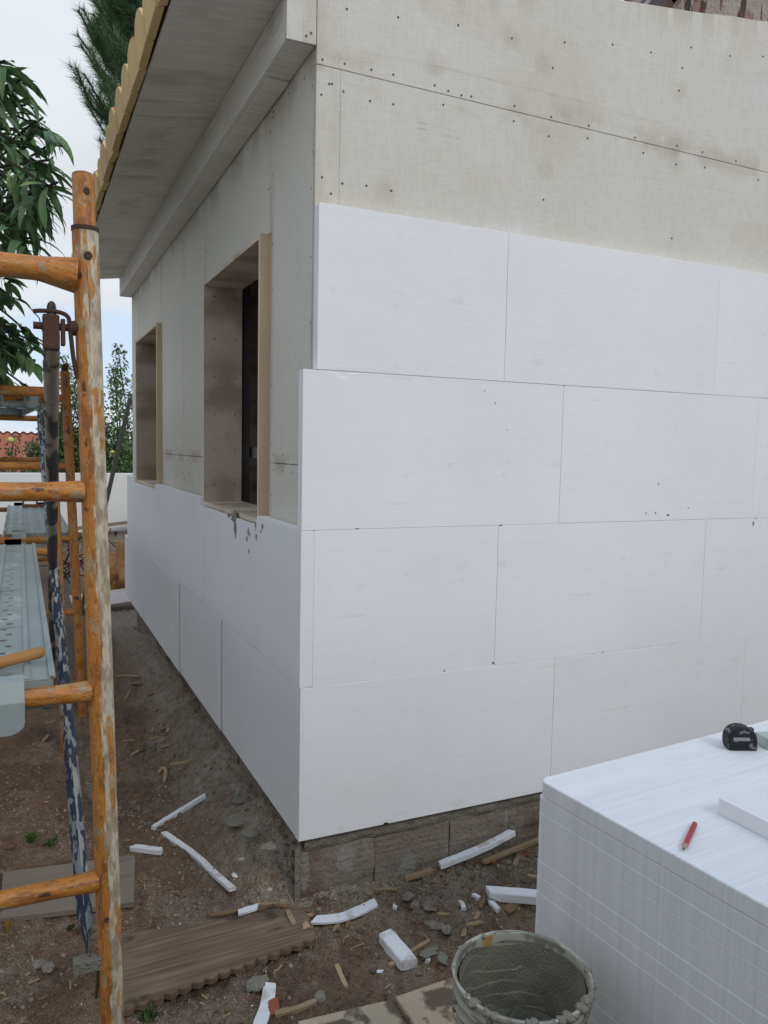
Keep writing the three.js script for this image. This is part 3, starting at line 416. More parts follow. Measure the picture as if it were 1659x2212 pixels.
function brace(label, a, b, r, m) {
  const d = b.clone().sub(a), L = d.length(), g = new THREE.CylinderGeometry(r, r, L, 18, 60), p = g.attributes.position;
  for (let i = 0; i < p.count; i++) { const e = L / 2 - Math.abs(p.getY(i)), k = sst(0.10, 0.03, e), w = 1 + 0.12 * (vn(p.getY(i) * 26, 3) - 0.5) * (m === mat.braceGrey ? 1 : 0.3); p.setX(i, p.getX(i) * lerp(w, m === mat.braceGrey ? 0.55 : 0.22, k)); p.setZ(i, p.getZ(i) * lerp(w, 1.05, k)); }
  g.computeVertexNormals(); g.applyQuaternion(new THREE.Quaternion().setFromUnitVectors(V3(0, 1, 0), d.normalize())); g.translate((a.x + b.x) / 2, (a.y + b.y) / 2, (a.z + b.z) / 2);
  return solo('scaffold_brace', g, m, label, 'brace', 'diagonal scaffold braces');
}
brace('mortar caked grey diagonal brace pinned to the upper locking pin of the scaffold', V3(-0.735, 1.735, 0.66), V3(-0.665, 0.42, -1.72), 0.0155, mat.braceGrey);
brace('dark blue diagonal brace spattered white, its lower end above the pin bracket', V3(-0.682, 0.41, 0.655), V3(-0.705, 1.64, -1.72), 0.0165, mat.braceBlue);
// perforated decks
function deck(label, x0, x1, z0, z1, y, holesTo) {
  const w = Math.abs(x1 - x0), L = Math.abs(z1 - z0), g = thing('scaffold_deck', label, 'scaffold deck', V3(Math.min(x0, x1), y, Math.min(z0, z1)), 'steel scaffold decks');
  const sh = new THREE.Shape([[0, 0], [w, 0], [w, L], [0, L]].map(([a, b]) => new THREE.Vector2(a, b)));
  for (const fx of [0.16, 0.36, 0.55, 0.73]) for (let k = 0; k < L / 0.062 - 1; k++) { const cx = fx * w + (k % 2 ? 0.006 : -0.006), cy = 0.05 + k * 0.062, h = new THREE.Path(); h.absellipse(cx, cy, 0.0088, 0.0125, 0, Math.PI * 2, true); sh.holes.push(h); }
  const top = new THREE.ExtrudeGeometry(sh, { depth: 0.003, bevelEnabled: false, curveSegments: 3 }).rotateX(Math.PI / 2).translate(0, 0, 0);
  part('deck_plate', boxUV(top, x0, z0), mat.galv, g);
  for (const x of [0, w]) part('side_flange', boxUV(merge([bx(x - 0.0015, x + 0.0015, -0.062, 0.004, 0, L), bx(x - (x ? 0.02 : -0.001), x + (x ? -0.001 : 0.02), -0.064, -0.061, 0, L), bx(x - 0.006, x + 0.006, 0.0005, 0.006, 0, L)])), mat.galv, g);
  for (const fx of [0.27, 0.46, 0.64, 0.86]) part('deck_rib', boxUV(rb(fx * w - 0.006, fx * w + 0.006, -0.001, 0.005, 0.004, L - 0.004, 0.002)), mat.galv, g);
  for (const zz of [0, L]) part('end_cap', boxUV(rb(0.002, w - 0.002, -0.06, -0.004, zz - 0.0015, zz + 0.0015, 0.0005)), mat.galv, g);
  for (const zz of [0, L]) for (const fx of [0.22, 0.74]) { const s = zz ? 1 : -1, pts = [[0, -0.03], [0.0, 0.004], [0.03, 0.022], [0.062, 0.016], [0.075, -0.02], [0.073, -0.045], [0.067, -0.045], [0.068, -0.02], [0.057, 0.009], [0.03, 0.014], [0.006, 0.0], [0.006, -0.03]];
    const tongue = []; for (let q = 0; q <= 8; q++) { const a = Math.PI + Math.PI * q / 8; tongue.push([Math.cos(a) * 0.0345 - 0.035, Math.sin(a) * 0.022 - 0.062]); } const hg = merge([slab(pts, 0.07, 0.001).rotateY(-Math.PI / 2), slab([...tongue, [-0.0005, -0.02], [-0.0695, -0.02]], 0.004, 0.001).translate(0, 0, 0.0715)]); if (s < 0) hg.scale(1, 1, -1); part('deck_hook', boxUV(hg.translate(fx * w + 0.035, 0.0, zz)), mat.galv, g); }
  return g;
}
deck('perforated galvanised scaffold deck with mud on it, under the wooden tool handle', -1.075, -0.742, 0.615, -1.66, 1.004);
deck('dirty grey scaffold deck carrying the clay brick, in front of the white garden wall', -0.875, -0.55, -2.32, -4.33, 0.985);
{ const d = deck('galvanised scaffold deck resting on the top rungs, seen from below', -1.08, -0.76, -2.25, -4.38, 1.74); d.rotation.y = 0.05; d.rotation.x = 0.0; }
{ const a = V3(-0.7635, 1.026, 0.485), b = V3(-1.03, 1.026, 0.68), g = thing('wooden_handle', 'rounded orange wooden tool handle lying across the perforated deck', 'tool handle', a);
  const d = b.clone().sub(a); part('grip', merge([rod(V3(0, 0, 0), d, 0.0125, 0.011, 16), new THREE.SphereGeometry(0.0125, 16, 10)]), M({ color: rgb(0.43, 0.20, 0.055), roughness: 0.55 }), g);
  part('blade', boxUV(rb(d.x - 0.02, d.x + 0.02, -0.017, -0.012, d.z - 0.06, d.z + 0.06, 0.001)), mat.rail, g); }
{ const g = thing('clay_brick', 'hollow clay brick lying on the far dirty deck', 'brick', V3(-0.68, 0.989, -4.2)); for (const [a, b, c, d] of [[-0.1, 0.1, 0, 0.012], [-0.1, 0.1, 0.058, 0.07], [-0.1, -0.088, 0.0125, 0.0575], [0.088, 0.1, 0.0125, 0.0575], [-0.006, 0.006, 0.0125, 0.0575]]) part('brick_web', boxUV(bx(a, b, c, d, -0.06, 0.06)), mat.clay, g); }

// ---------------------------------------------------------------- yard beyond
{ const w = thing('garden_wall', 'low white rendered garden wall behind the scaffold', 'wall', V3(0, 0, -9.5)); part('wall_body', boxUV(rb(-9, 6, -0.1, 1.05, -0.1, 0.1, 0.01)), mat.whiteWall, w); part('wall_base', boxUV(bx(-9, 6, -0.1, 0.22, 0.101, 0.13)), mat.oldWall, w); }
{ const g = flat(new THREE.BoxGeometry(0.035, 2.02, 0.012)); solo('leaning_bar', boxUV(g), M({ color: rgb(0.19, 0.195, 0.17), roughness: 0.7 }), 'thin dark grey flat bar leaning against the far house corner', 'bar').position.set(-0.139, 0.915, -4.76); const m = scene.children[scene.children.length - 1]; const a = V3(-0.322, -0.04, -5.06), b = V3(0.043, 1.86, -4.46); m.quaternion.setFromUnitVectors(V3(0, 1, 0), b.clone().sub(a).normalize()); m.position.copy(a).add(b).multiplyScalar(0.5); }
{ const r = rng(4), g = mergeVertices(new THREE.SphereGeometry(0.22, 48, 34).deleteAttribute('uv').deleteAttribute('normal')), p = g.attributes.position; for (let i = 0; i < p.count; i++) { const x = p.getX(i), y = p.getY(i), z = p.getZ(i), k = 1 + 0.9 * (Math.abs(fbm(x * 9 + 3, (y + z) * 9, 3) - 0.5) * 2 - 0.2) + 0.25 * Math.abs(vn((x + z) * 22, y * 22) - 0.5); p.setXYZ(i, x * k * 0.85, Math.max(-0.2, y * k * 1.0), z * k); } g.computeVertexNormals(); solo('paper_sack', boxUV(g), M({ map: tex(256, 256, (u, v) => mix3([0.76, 0.58, 0.36], [0.64, 0.46, 0.27], fbm(u * 6, v * 6, 4, 6))) }), 'crumpled brown paper sack at the far corner of the house', 'sack', undefined, V3(0.12, 0.17, -5.75)); }
{ const g = boxUV(rb(-0.3, 0.3, -0.012, 0.012, -0.13, 0.13, 0.003)); const m = solo('sheet_offcut', g, M({ map: woodTex([0.86, 0.80, 0.77], [0.80, 0.73, 0.70], 0.05, 9) }), 'pale pinkish board offcut lying on the soil by the far house corner', 'board offcut', undefined, V3(-0.09, 0.05, -5.2)); m.rotation.set(0.32, 0.12, 0.02); }
{ const g = boxUV(rb(-0.9, 0.9, -0.02, 0.02, -0.05, 0.05, 0.004)); const m = solo('garden_plank', g, mat.ply, 'long plank lying along the foot of the white garden wall', 'plank', undefined, V3(0.35, 0.34, -9.2)); m.rotation.set(0, 0.1, 0.09); }

// leaves
function leafGeo(len, wid, curl, fold = 0.25, n = 5) { // along +y, drooping towards -z
  const P = []; for (let i = 0; i <= n; i++) { const t = i / n, w = wid * 0.5 * Math.pow(Math.sin(Math.PI * Math.min(1, 0.06 + t * 0.94) ** 0.8), 0.85) * (i === n ? 0 : 1), a = curl * t, y = len * (curl ? Math.sin(a) / curl : t), z = -len * (curl ? (1 - Math.cos(a)) / curl : 0); P.push([[-w, y, z + fold * w], [0, y, z], [w, y, z + fold * w]]); }
  const pos = []; for (let i = 0; i < n; i++) for (const k of [0, 1]) { const a = P[i][k], b = P[i][k + 1], c = P[i + 1][k + 1], d = P[i + 1][k]; pos.push(...a, ...b, ...c, ...a, ...c, ...d); }
  const g = new THREE.BufferGeometry(); g.setAttribute('position', new THREE.BufferAttribute(new Float32Array(pos), 3)); g.computeVertexNormals(); return g;
}
function leafMat(a, b) { return new THREE.MeshPhysicalMaterial({ color: a, roughness: 0.6, transmission: 0.3, thickness: 0, side: THREE.DoubleSide, sheen: 0 }); }
const green = [rgb(0.085, 0.17, 0.06), rgb(0.12, 0.22, 0.075), rgb(0.055, 0.12, 0.045), rgb(0.26, 0.36, 0.08)].map((c) => leafMat(c));
function scatter(geos, list) { // list of [position, quaternion, scale, variant] merged into one geometry
  let tot = 0; for (const l of list) tot += geos[l[3]].attributes.position.count; const pos = new Float32Array(tot * 3); let o = 0; const v = V3();
  for (const [p, q, s, k] of list) { const src = geos[k].attributes.position; for (let i = 0; i < src.count; i++) { v.fromBufferAttribute(src, i).multiplyScalar(s).applyQuaternion(q).add(p); pos[o++] = v.x; pos[o++] = v.y; pos[o++] = v.z; } }
  const g = new THREE.BufferGeometry(); g.setAttribute('position', new THREE.BufferAttribute(pos, 3)); g.computeVertexNormals(); return g;
}
const bark = M({ map: again(woodTex([0.36, 0.31, 0.26], [0.24, 0.2, 0.17], 0.4, 3), 3), bumpMap: mat.soilBump, bumpScale: 0.01 });
const qLook = (dir, roll) => { const q = new THREE.Quaternion().setFromUnitVectors(V3(0, 1, 0), dir.clone().normalize()); return q.multiply(new THREE.Quaternion().setFromAxisAngle(V3(0, 1, 0), roll)); };
{ // drooping long-leaved fruit tree over the scaffold
  const r = rng(21), base = V3(-2.5, -0.05, -2.6), tree = thing('fruit_tree', 'fruit tree with long drooping glossy dark leaves above the scaffold', 'tree', base);
  const lg = [leafGeo(0.17, 0.036, 0.9), leafGeo(0.20, 0.04, 1.3), leafGeo(0.14, 0.034, 0.5), leafGeo(0.12, 0.045, 0.7)];
  const L = (p) => p.clone().sub(base);
  part('trunk', pipe([V3(0, -0.1, 0), V3(0.08, 0.7, 0.1), V3(0.2, 1.5, 0.25), V3(0.3, 2.1, 0.5)], 0.09, 16, 10), bark, tree);
  const limbs = [], leaves = [];
  const tips = [];
  for (let i = 0; i < 66; i++) { const v = 130 + 420 * r(), edge = v < 230 ? 60 + (v - 150) * 0.9 : 138 - Math.max(0, (v - 420)) * 0.18; const u = -110 + (edge + 110) * Math.pow(r(), 0.62); tips.push([dp(u, v, 2.75 + r() * 0.9), 0]); }
  for (let i = 0; i < 52; i++) tips.push([dp(-90 + r() * 175, 600 + r() * 235, 3.3 + r() * 0.8), 1]);
  for (let i = 0; i < 80; i++) tips.push([V3(-1.1 - r() * 2.3, 1.9 + r() * 1.9, -3.2 + r() * 2.4), 0]);
  const hub = [V3(-2.1, 2.1, -2.0), V3(-1.7, 2.5, -1.9), V3(-1.9, 2.9, -1.5), V3(-1.5, 2.0, -2.3)];
  for (const h of hub) limbs.push(pipe([V3(0.25, 1.9, 0.4), L(h).multiplyScalar(0.6).add(V3(0.12, 0.9, 0.2)), L(h)], 0.035, 12, 7));
  for (const [t, kind] of tips) {
    const h = hub[Math.floor(r() * 4)]; const mid = h.clone().lerp(t, 0.55).add(V3(0, 0.12, 0));
    limbs.push(pipe([L(h), L(mid), L(t)], 0.005, 8, 5));
    const n = kind ? 12 : 11; const out = t.clone().sub(h).normalize();
    for (let k = 0; k < n; k++) { const a = r() * 6.283, dir = V3(Math.cos(a) * 0.75, 0.25 - r() * 1.0, Math.sin(a) * 0.75).addScaledVector(out, 0.45).normalize(); const p = t.clone().addScaledVector(out, -0.16 * r()).add(V3((r() - 0.5) * 0.03, (r() - 0.5) * 0.03, (r() - 0.5) * 0.03));
      const q = new THREE.Quaternion().setFromRotationMatrix(new THREE.Matrix4().makeBasis(...(() => { const y = dir, up = V3(0, 1, 0).addScaledVector(V3(r() - 0.5, 0, r() - 0.5), 0.8), x = y.clone().cross(up).normalize(), z = x.clone().cross(y).normalize(); return [x, y, z]; })()));
      leaves.push([L(p), q, 0.5 + r() * 0.5, kind ? 3 : Math.floor(r() * 3), dir, t]); }
  }
  part('branches', merge(limbs), bark, tree);
  const near = leaves.filter((l) => { const w = l[0].clone().add(base).sub(camera.position).applyQuaternion(camera.quaternion.clone().invert()); const u = CX + FL * w.x / -w.z, v = CY - FL * w.y / -w.z; return u > -10 && u < 220 && v > 60 && v < 900; });
  const chosen = new Set(near.slice(0, 298)), rest = [[], []];
  for (const l of leaves) { if (chosen.has(l)) { const m = part('leaf', lg[l[3]], green[r() < 0.05 ? 3 : Math.floor(r() * 3)], tree); m.position.copy(l[0]); m.quaternion.copy(l[1]); m.scale.setScalar(l[2]); } else rest[r() < 0.5 ? 0 : 1].push(l); }
  rest.forEach((q, i) => { part('crown', scatter(lg, q), green[i], tree).userData.kind = 'stuff'; });
}
function needles(list, len, wid, r, per) { // thin needles along twigs, list of [a, b]
  const pos = []; for (const [a, b] of list) { const ax = b.clone().sub(a), L = ax.length(); ax.normalize(); const s = Math.abs(ax.y) < 0.9 ? V3(0, 1, 0) : V3(1, 0, 0), e1 = ax.clone().cross(s).normalize(), e2 = ax.clone().cross(e1);
    for (let i = 0; i < per; i++) { const t = r(), th = r() * 6.283, sp = 0.45 + r() * 0.4, d = ax.clone().multiplyScalar(1 - sp * 0.45).addScaledVector(e1, Math.cos(th) * sp).addScaledVector(e2, Math.sin(th) * sp).normalize(), o = a.clone().addScaledVector(ax, L * t), q = o.clone().addScaledVector(d, len * (0.7 + 0.5 * r())), w = d.clone().cross(V3(r() - 0.5, r() - 0.5, r() - 0.5)).normalize().multiplyScalar(wid); pos.push(o.x - w.x, o.y - w.y, o.z - w.z, o.x + w.x, o.y + w.y, o.z + w.z, q.x, q.y, q.z); } }
  const g = new THREE.BufferGeometry(); g.setAttribute('position', new THREE.BufferAttribute(new Float32Array(pos), 3)); g.computeVertexNormals(); return g;
}
{ // pine behind the house
  const r = rng(9), base = V3(3.6, -0.05, -10.5), tree = thing('pine_tree', 'tall pine with long needle tufts rising behind the eave', 'tree', base), L = (p) => p.clone().sub(base);
  part('trunk', rod(V3(0, 0, 0), V3(-0.3, 10.5, 0.2), 0.24, 0.1, 14), bark, tree);
  const limbs = [], twigs = [];
  for (let i = 0; i < 165; i++) {
    const tv = -200 + 590 * r(), lim = tv < 150 ? 158 : 158 + (tv - 150) * 0.36, tu = lim + Math.pow(r(), 1.15) * 210, D = 9.2 + r() * 2.2;
    const tip = dp(tu, tv, D), root = dp(tu + 150 + 130 * r(), tv + 120 + 90 * r(), D + 0.5), mid = root.clone().lerp(tip, 0.55).add(V3(-0.12, -0.28, 0));
    const c = new THREE.CatmullRomCurve3([L(root), L(mid), L(tip)]); limbs.push(new THREE.TubeGeometry(c, 10, 0.012, 5));
    for (let k = 3; k < 10; k++) { const a = c.getPoint(k / 10), b = c.getPoint((k + 1) / 10); twigs.push([a, b]); if (k < 9) { const o = a.clone().add(V3((r() - 0.6) * 0.35, 0.08 + r() * 0.25, (r() - 0.5) * 0.35)); twigs.push([a, o]); limbs.push(rod(a, o, 0.006, 0.004, 4)); } }
  }
  for (let k = 0; k < 12; k++) { const y = 5.0 + k * 0.45, a = r() * 6.28; limbs.push(rod(V3(-0.15, y, 0.1), V3(Math.cos(a) * 1.8 - 0.6, y + 0.9, Math.sin(a) * 1.4), 0.06, 0.02, 7)); }
  part('branches', merge(limbs), bark, tree);
  part('needles', needles(twigs, 0.15, 0.0034, r, 62), leafMat(rgb(0.09, 0.185, 0.065)), tree).userData.kind = 'stuff';
}
function shrub(label, base, box, n, leafLen, mt, seed, flowers) {
  const r = rng(seed), g = thing('shrub', label, 'shrub', base, 'garden shrubs'), list = [], stems = [], lg = [leafGeo(leafLen, leafLen * 0.5, 0.5, 0.25, 2), leafGeo(leafLen * 0.8, leafLen * 0.45, 0.8, 0.3, 2)];
  const canes = 26; for (let i = 0; i < canes; i++) { const a = V3((r() - 0.5) * box[0] * 0.5, 0, (r() - 0.5) * box[2] * 0.5), h = box[1] * (0.45 + 0.6 * r()), b = V3(a.x + (r() - 0.5) * box[0] * 0.9, h, a.z + (r() - 0.5) * box[2] * 0.8), m = a.clone().lerp(b, 0.5).add(V3((r() - 0.5) * 0.2, 0.15, 0)); const c = new THREE.CatmullRomCurve3([a, m, b]); stems.push(new THREE.TubeGeometry(c, 8, 0.008, 4));
    for (let k = 0; k < n / canes; k++) { const t = 0.12 + 0.88 * Math.pow(r(), 0.7), p = c.getPoint(t).add(V3((r() - 0.5), (r() - 0.5), (r() - 0.5)).multiplyScalar(0.3 * (1.15 - t * 0.6))); list.push([p, qLook(V3(r() - 0.5, r() - 0.65, r() - 0.5), r() * 6), 0.7 + 0.7 * r(), k & 1]); } }
  part('stems', merge(stems), bark, g); part('foliage', scatter(lg, list), mt, g).userData.kind = 'stuff';
  for (const f of flowers || []) { const m = part('flower', lump(f[3], 1, 0.85, 1, f[0] * 7 + 3, 0.25, 2), f[4], g); m.position.set(f[0], f[1], f[2]); }
}
const rose = M({ color: rgb(0.8, 0.78, 0.72) }), lemon = M({ color: rgb(0.62, 0.58, 0.18) });
shrub('tall rose bush with a white bloom behind the garden wall near the leaning bar', V3(0.76, -0.05, -10.4), [1.9, 2.95, 1.1], 15000, 0.055, leafMat(rgb(0.13, 0.21, 0.07)), 31, [[0.2, 1.72, 0.5, 0.065, rose], [-0.3, 1.4, 0.5, 0.035, lemon]]);
shrub('rose bush behind the garden wall, hidden by the splashed scaffold post', V3(-0.22, -0.05, -10.3), [1.1, 2.5, 0.9], 11000, 0.062, leafMat(rgb(0.09, 0.155, 0.05)), 32, [[-0.05, 1.2, 0.4, 0.04, lemon]]);
shrub('lemon bush with yellow fruit behind the white garden wall', V3(-1.45, -0.05, -10.6), [1.7, 1.9, 0.9], 5200, 0.06, leafMat(rgb(0.08, 0.14, 0.05)), 33, [[0.55, 1.55, 0.45, 0.045, lemon], [0.05, 1.62, 0.45, 0.04, lemon], [0.3, 1.64, 0.42, 0.05, rose]]);
shrub('dark bush behind the white garden wall, past the rose bush', V3(1.5, -0.05, -11), [2.2, 1.8, 1.2], 3600, 0.07, leafMat(rgb(0.07, 0.12, 0.05)), 34);
{ const w = thing('garden_wall', 'white rendered garden wall facing the windows across the scaffold', 'wall', V3(-3.9, 0, -2)); part('wall_body', boxUV(rb(-0.1, 0.1, -0.1, 1.9, -7, 6, 0.01)), mat.whiteWall, w); }
{ const w = thing('neighbour_wall', 'tall plain rendered wall facing the front of the house', 'wall', V3(0, 0, 4.7)); part('wall_body', boxUV(rb(-3.7, 7, -0.1, 3.25, 0, 0.2, 0.01)), mat.oldWall, w); }
structure('path', boxUV(rb(-3.78, -1.32, -0.1, -0.012, -8.6, 4.6, 0.008)), M({ map: again(tex(512, 512, (u, v) => { const k = 0.70 + 0.12 * (fbm(u * 8, v * 8, 5, 8) - 0.5); return [k, k * 0.985, k * 0.95]; }), 0.7), roughness: 0.95 }));
{ const r = rng(51), gs = []; for (let i = 0; i < 46; i++) { const a = V3(-0.5 + r() * 1.3, 0.0 + r() * 0.2, -7.6 + r() * 1.9), d = V3((r() - 0.5) * 0.9, r() * 0.4, (r() - 0.5) * 0.5); gs.push(pipe([a, a.clone().addScaledVector(d, 0.5).add(V3(0, 0.06, 0)), a.clone().add(d)], 0.006, 5, 4)); } const m = solo('dry_twigs', merge(gs), bark, 'heap of dry twigs at the foot of the garden wall', 'twigs'); m.userData.kind = 'stuff'; }
function tiledHouse(label, pos, w, d, hWall, rise, group) {
  const g = thing('far_house', label, 'house', pos, group); part('wall', boxUV(bx(-w / 2, w / 2, -0.2, hWall, -d / 2, d / 2)), mat.whiteWall, g);
  for (const s of [1, -1]) { const nx = Math.round(w / 0.055), nz = 108, gg = new THREE.PlaneGeometry(w + 0.5, Math.hypot(d / 2 + 0.3, rise), nx, nz), p = gg.attributes.position, Lr = Math.hypot(d / 2 + 0.3, rise); for (let i = 0; i < p.count; i++) p.setZ(i, 0.09 * Math.abs(Math.sin(p.getX(i) * Math.PI / 0.22)) + 0.06 * mod(-p.getY(i) / (Lr / 18), 1)); gg.rotateX(-Math.PI / 2); gg.computeVertexNormals(); const m = part('roof', boxUV(gg), mat.clay, g); m.position.set(0, hWall + rise / 2, s * (d / 4 + 0.1)); m.rotation.x = s * Math.atan2(rise, d / 2 + 0.3); }
  for (const s of [-1, 1]) part('gable', boxUV(slab([[-d / 2, 0], [d / 2, 0], [0, rise * 0.93]], 0.1, 0).rotateY(Math.PI / 2).translate(s * (w / 2 - 0.1), hWall, 0)), mat.whiteWall, g);
  return g;
}
tiledHouse('low neighbouring house with an orange tiled roof behind the garden wall', V3(-3.2, -1.2, -24), 9, 7, 1.25, 1.6);
tiledHouse('low house with a clay tiled roof far behind the rose bush', V3(7.6, -0.6, -26), 8, 7, 1.0, 1.3);
{ // old building whose weathered flank rises behind the gable
  const z = -3.2, a = onPlane(1622 * K, 24, 'z', z), b = thing('old_building', 'weathered old wall with a dark tiled verge above the gable', 'building', V3(a.x, 0, z - 1.6));
  part('wall', boxUV(slab([[0.1, 0], [4, 0], [4, 6.9], [1.0, 6.35], [0.1, 5.35]], 1.6, 0.01).translate(0, 0, 0)), mat.oldWall, b);
  for (let i = 0; i < 7; i++) { const m = part('verge_tile', boxUV(rb(-0.16, 0.16, -0.03, 0.03, 0, 0.5, 0.01)), mat.rust, b); m.position.set(0.05 + i * 0.17, 5.28 + i * 0.19, 1.25); m.rotation.z = 0.84; }
}
{ const q = onPlane(1568 * K, 45 * K, 'z', -1.5); solo('roof_mast', rod(V3(0, 0, 0), V3(0, 2.6, 0), 0.022, 0.022, 12), M({ color: rgb(0.16, 0.06, 0.05), roughness: 0.6 }), 'slim dark red metal mast standing on the roof', 'mast', undefined, V3(q.x, soff(q.x, 0.05) - 0.02, -1.5)); }
solo('overhead_cable', pipe([V3(-4.2, 3.6, -7), dp(55, 655, 7.6), dp(100, 735, 8.2), dp(165, 805, 9), dp(250, 845, 10), dp(330, 860, 13)], 0.006, 40, 5), M({ color: rgb(0.03, 0.03, 0.03) }), 'thin dark cable hanging across the sky behind the scaffold', 'cable');

// ---------------------------------------------------------------- stack of insulation boards with tools
const TH = 0.09, SC = V3(0.413, 0, 0.694);
const onStack = (dx, dz, y) => V3(SC.x + dx * Math.cos(TH) + dz * Math.sin(TH), y, SC.z - dx * Math.sin(TH) + dz * Math.cos(TH));
const YT = 0.633, NB = 16, ORD = ['second', 'third', 'fourth', 'fifth', 'sixth', 'seventh', 'eighth', 'ninth', 'tenth', 'eleventh', 'twelfth', 'thirteenth', 'fourteenth', 'fifteenth'];
{ const r = rng(3), hB = (YT + 0.05) / NB;
  const roundRect = (w, d, rad) => { const s = new THREE.Shape(); s.moveTo(rad, 0); s.lineTo(w - rad, 0); s.absarc(w - rad, rad, rad, -Math.PI / 2, 0); s.lineTo(w, d - rad); s.absarc(w - rad, d - rad, rad, 0, Math.PI / 2); s.lineTo(rad, d); s.absarc(rad, d - rad, rad, Math.PI / 2, Math.PI); s.lineTo(0, rad); s.absarc(rad, rad, rad, Math.PI, Math.PI * 1.5); return s; };
  for (let i = 0; i < NB; i++) { const top = i === NB - 1, bv = top ? 0.004 : 0.0008 + 0.0022 * r() * r(), s = roundRect(1.25, 1.05, top ? 0.03 : 0.018);
    let g = new THREE.ExtrudeGeometry(s, { depth: hB - 2 * bv - 0.0002, bevelEnabled: true, bevelSize: bv, bevelThickness: bv, bevelOffset: -bv, bevelSegments: top ? 3 : 1, curveSegments: 5 }); g.rotateX(Math.PI / 2); g.translate(0, hB - bv - 0.0002, 0);
    const m = solo('insulation_board', boxUV(g, -i * hB * 0.03, 0.37, true), mat.epsCut, top ? 'top white polystyrene board of the stack, carrying the red pencil' : i ? `${ORD[NB - 2 - i]} white polystyrene board from the top of the stack` : 'lowest white polystyrene board of the stack, on the soil', 'insulation board', 'stacked polystyrene boards', V3(SC.x + (r() - 0.5) * 0.0016, -0.05 + i * hB, SC.z + (r() - 0.5) * 0.0016)); m.rotation.y = TH + (r() - 0.5) * 0.001; }
}
{ const p = V3(0.692, YT + 0.0005, 1.022), m = solo('board_offcut', boxUV(slab([[0, 0], [0.45, 0], [0.45, 0.038], [0, 0.038]], 0.5, 0.002), 3, 2), mat.eps, 'square polystyrene offcut lying on the stack beside the pencil', 'board offcut', undefined, p); m.rotation.y = 0.02; }
{ // carpenter pencil
  const a = V3(0.475, YT + 0.0055, 1.124), b = V3(0.591, YT + 0.0055, 1.047), d = b.clone().sub(a), g = thing('carpenter_pencil', 'red carpenter pencil lying on the white board stack', 'pencil', a.clone().setY(YT)); const up = V3(0, 0.0055, 0), at = (t) => d.clone().multiplyScalar(t).add(up);
  part('body', rod(at(0.17), at(1), 0.006, 0.006, 8), M({ color: rgb(0.42, 0.018, 0.03), roughness: 0.35 }), g); part('tip_wood', rod(at(0.05), at(0.17), 0.0024, 0.006, 8), mat.woodPale, g); part('lead', rod(at(0.0), at(0.05), 0.0008, 0.0024, 8), mat.screw, g); }
{ // tape measure
  const g = thing('tape_measure', 'scuffed black tape measure on the white board stack', 'tape measure', onStack(0.665, 0.115, YT)); g.rotation.y = -0.42;
  const s = new THREE.Shape(); s.moveTo(-0.036, 0); s.lineTo(0.04, 0); s.lineTo(0.041, 0.014); s.quadraticCurveTo(0.042, 0.045, 0.024, 0.058); s.quadraticCurveTo(0.012, 0.066, -0.006, 0.066); s.quadraticCurveTo(-0.04, 0.064, -0.043, 0.032); s.quadraticCurveTo(-0.043, 0.006, -0.036, 0);
  const scuff = M({ map: tex(256, 256, (u, v) => mix3([0.06, 0.063, 0.075], [0.55, 0.56, 0.58], sst(0.6, 0.68, fbm(u * 14, v * 22, 5, 14)) * 0.8)), roughness: 0.55 });
  part('case', boxUV(new THREE.ExtrudeGeometry(s, { depth: 0.03, bevelEnabled: true, bevelSize: 0.004, bevelThickness: 0.006, bevelSegments: 3, bevelOffset: -0.002, curveSegments: 10 }).translate(0, 0.002, -0.015), 0, 0), scuff, g).geometry.attributes.uv.array.forEach((v, i, a) => { a[i] = v * 3.3; });
  part('grip_band', boxUV(rb(-0.03, 0.018, 0.03, 0.04, 0.019, 0.0225, 0.001)), M({ color: rgb(0.3, 0.3, 0.31), roughness: 0.5 }), g);
  part('lock_button', boxUV(rb(0.022, 0.036, 0.05, 0.062, -0.008, 0.008, 0.002)), scuff, g); part('belt_clip', boxUV(rb(-0.02, 0.02, 0.012, 0.05, -0.026, -0.023, 0.001)), mat.rail, g); part('blade_end', boxUV(rb(0.041, 0.052, 0.003, 0.006, -0.01, 0.01, 0.0005)), lemon, g); }
{ const p = onStack(0.735, 0.135, YT + 0.0005), m = solo('aluminium_profile', boxUV(merge([bx(0, 0.6, 0, 0.003, -0.03, 0.03), bx(0, 0.6, 0.029, 0.032, -0.03, 0.03), bx(0, 0.6, 0.003, 0.029, -0.03, -0.027), bx(0, 0.6, 0.003, 0.029, 0.027, 0.03), bx(0.002, 0.004, 0.003, 0.029, -0.027, 0.027)])), M({ color: rgb(0.55, 0.6, 0.58), roughness: 0.4, metalness: 0.55 }), 'aluminium straight edge lying beside the tape measure', 'straight edge', undefined, p); m.rotation.y = -0.25; }

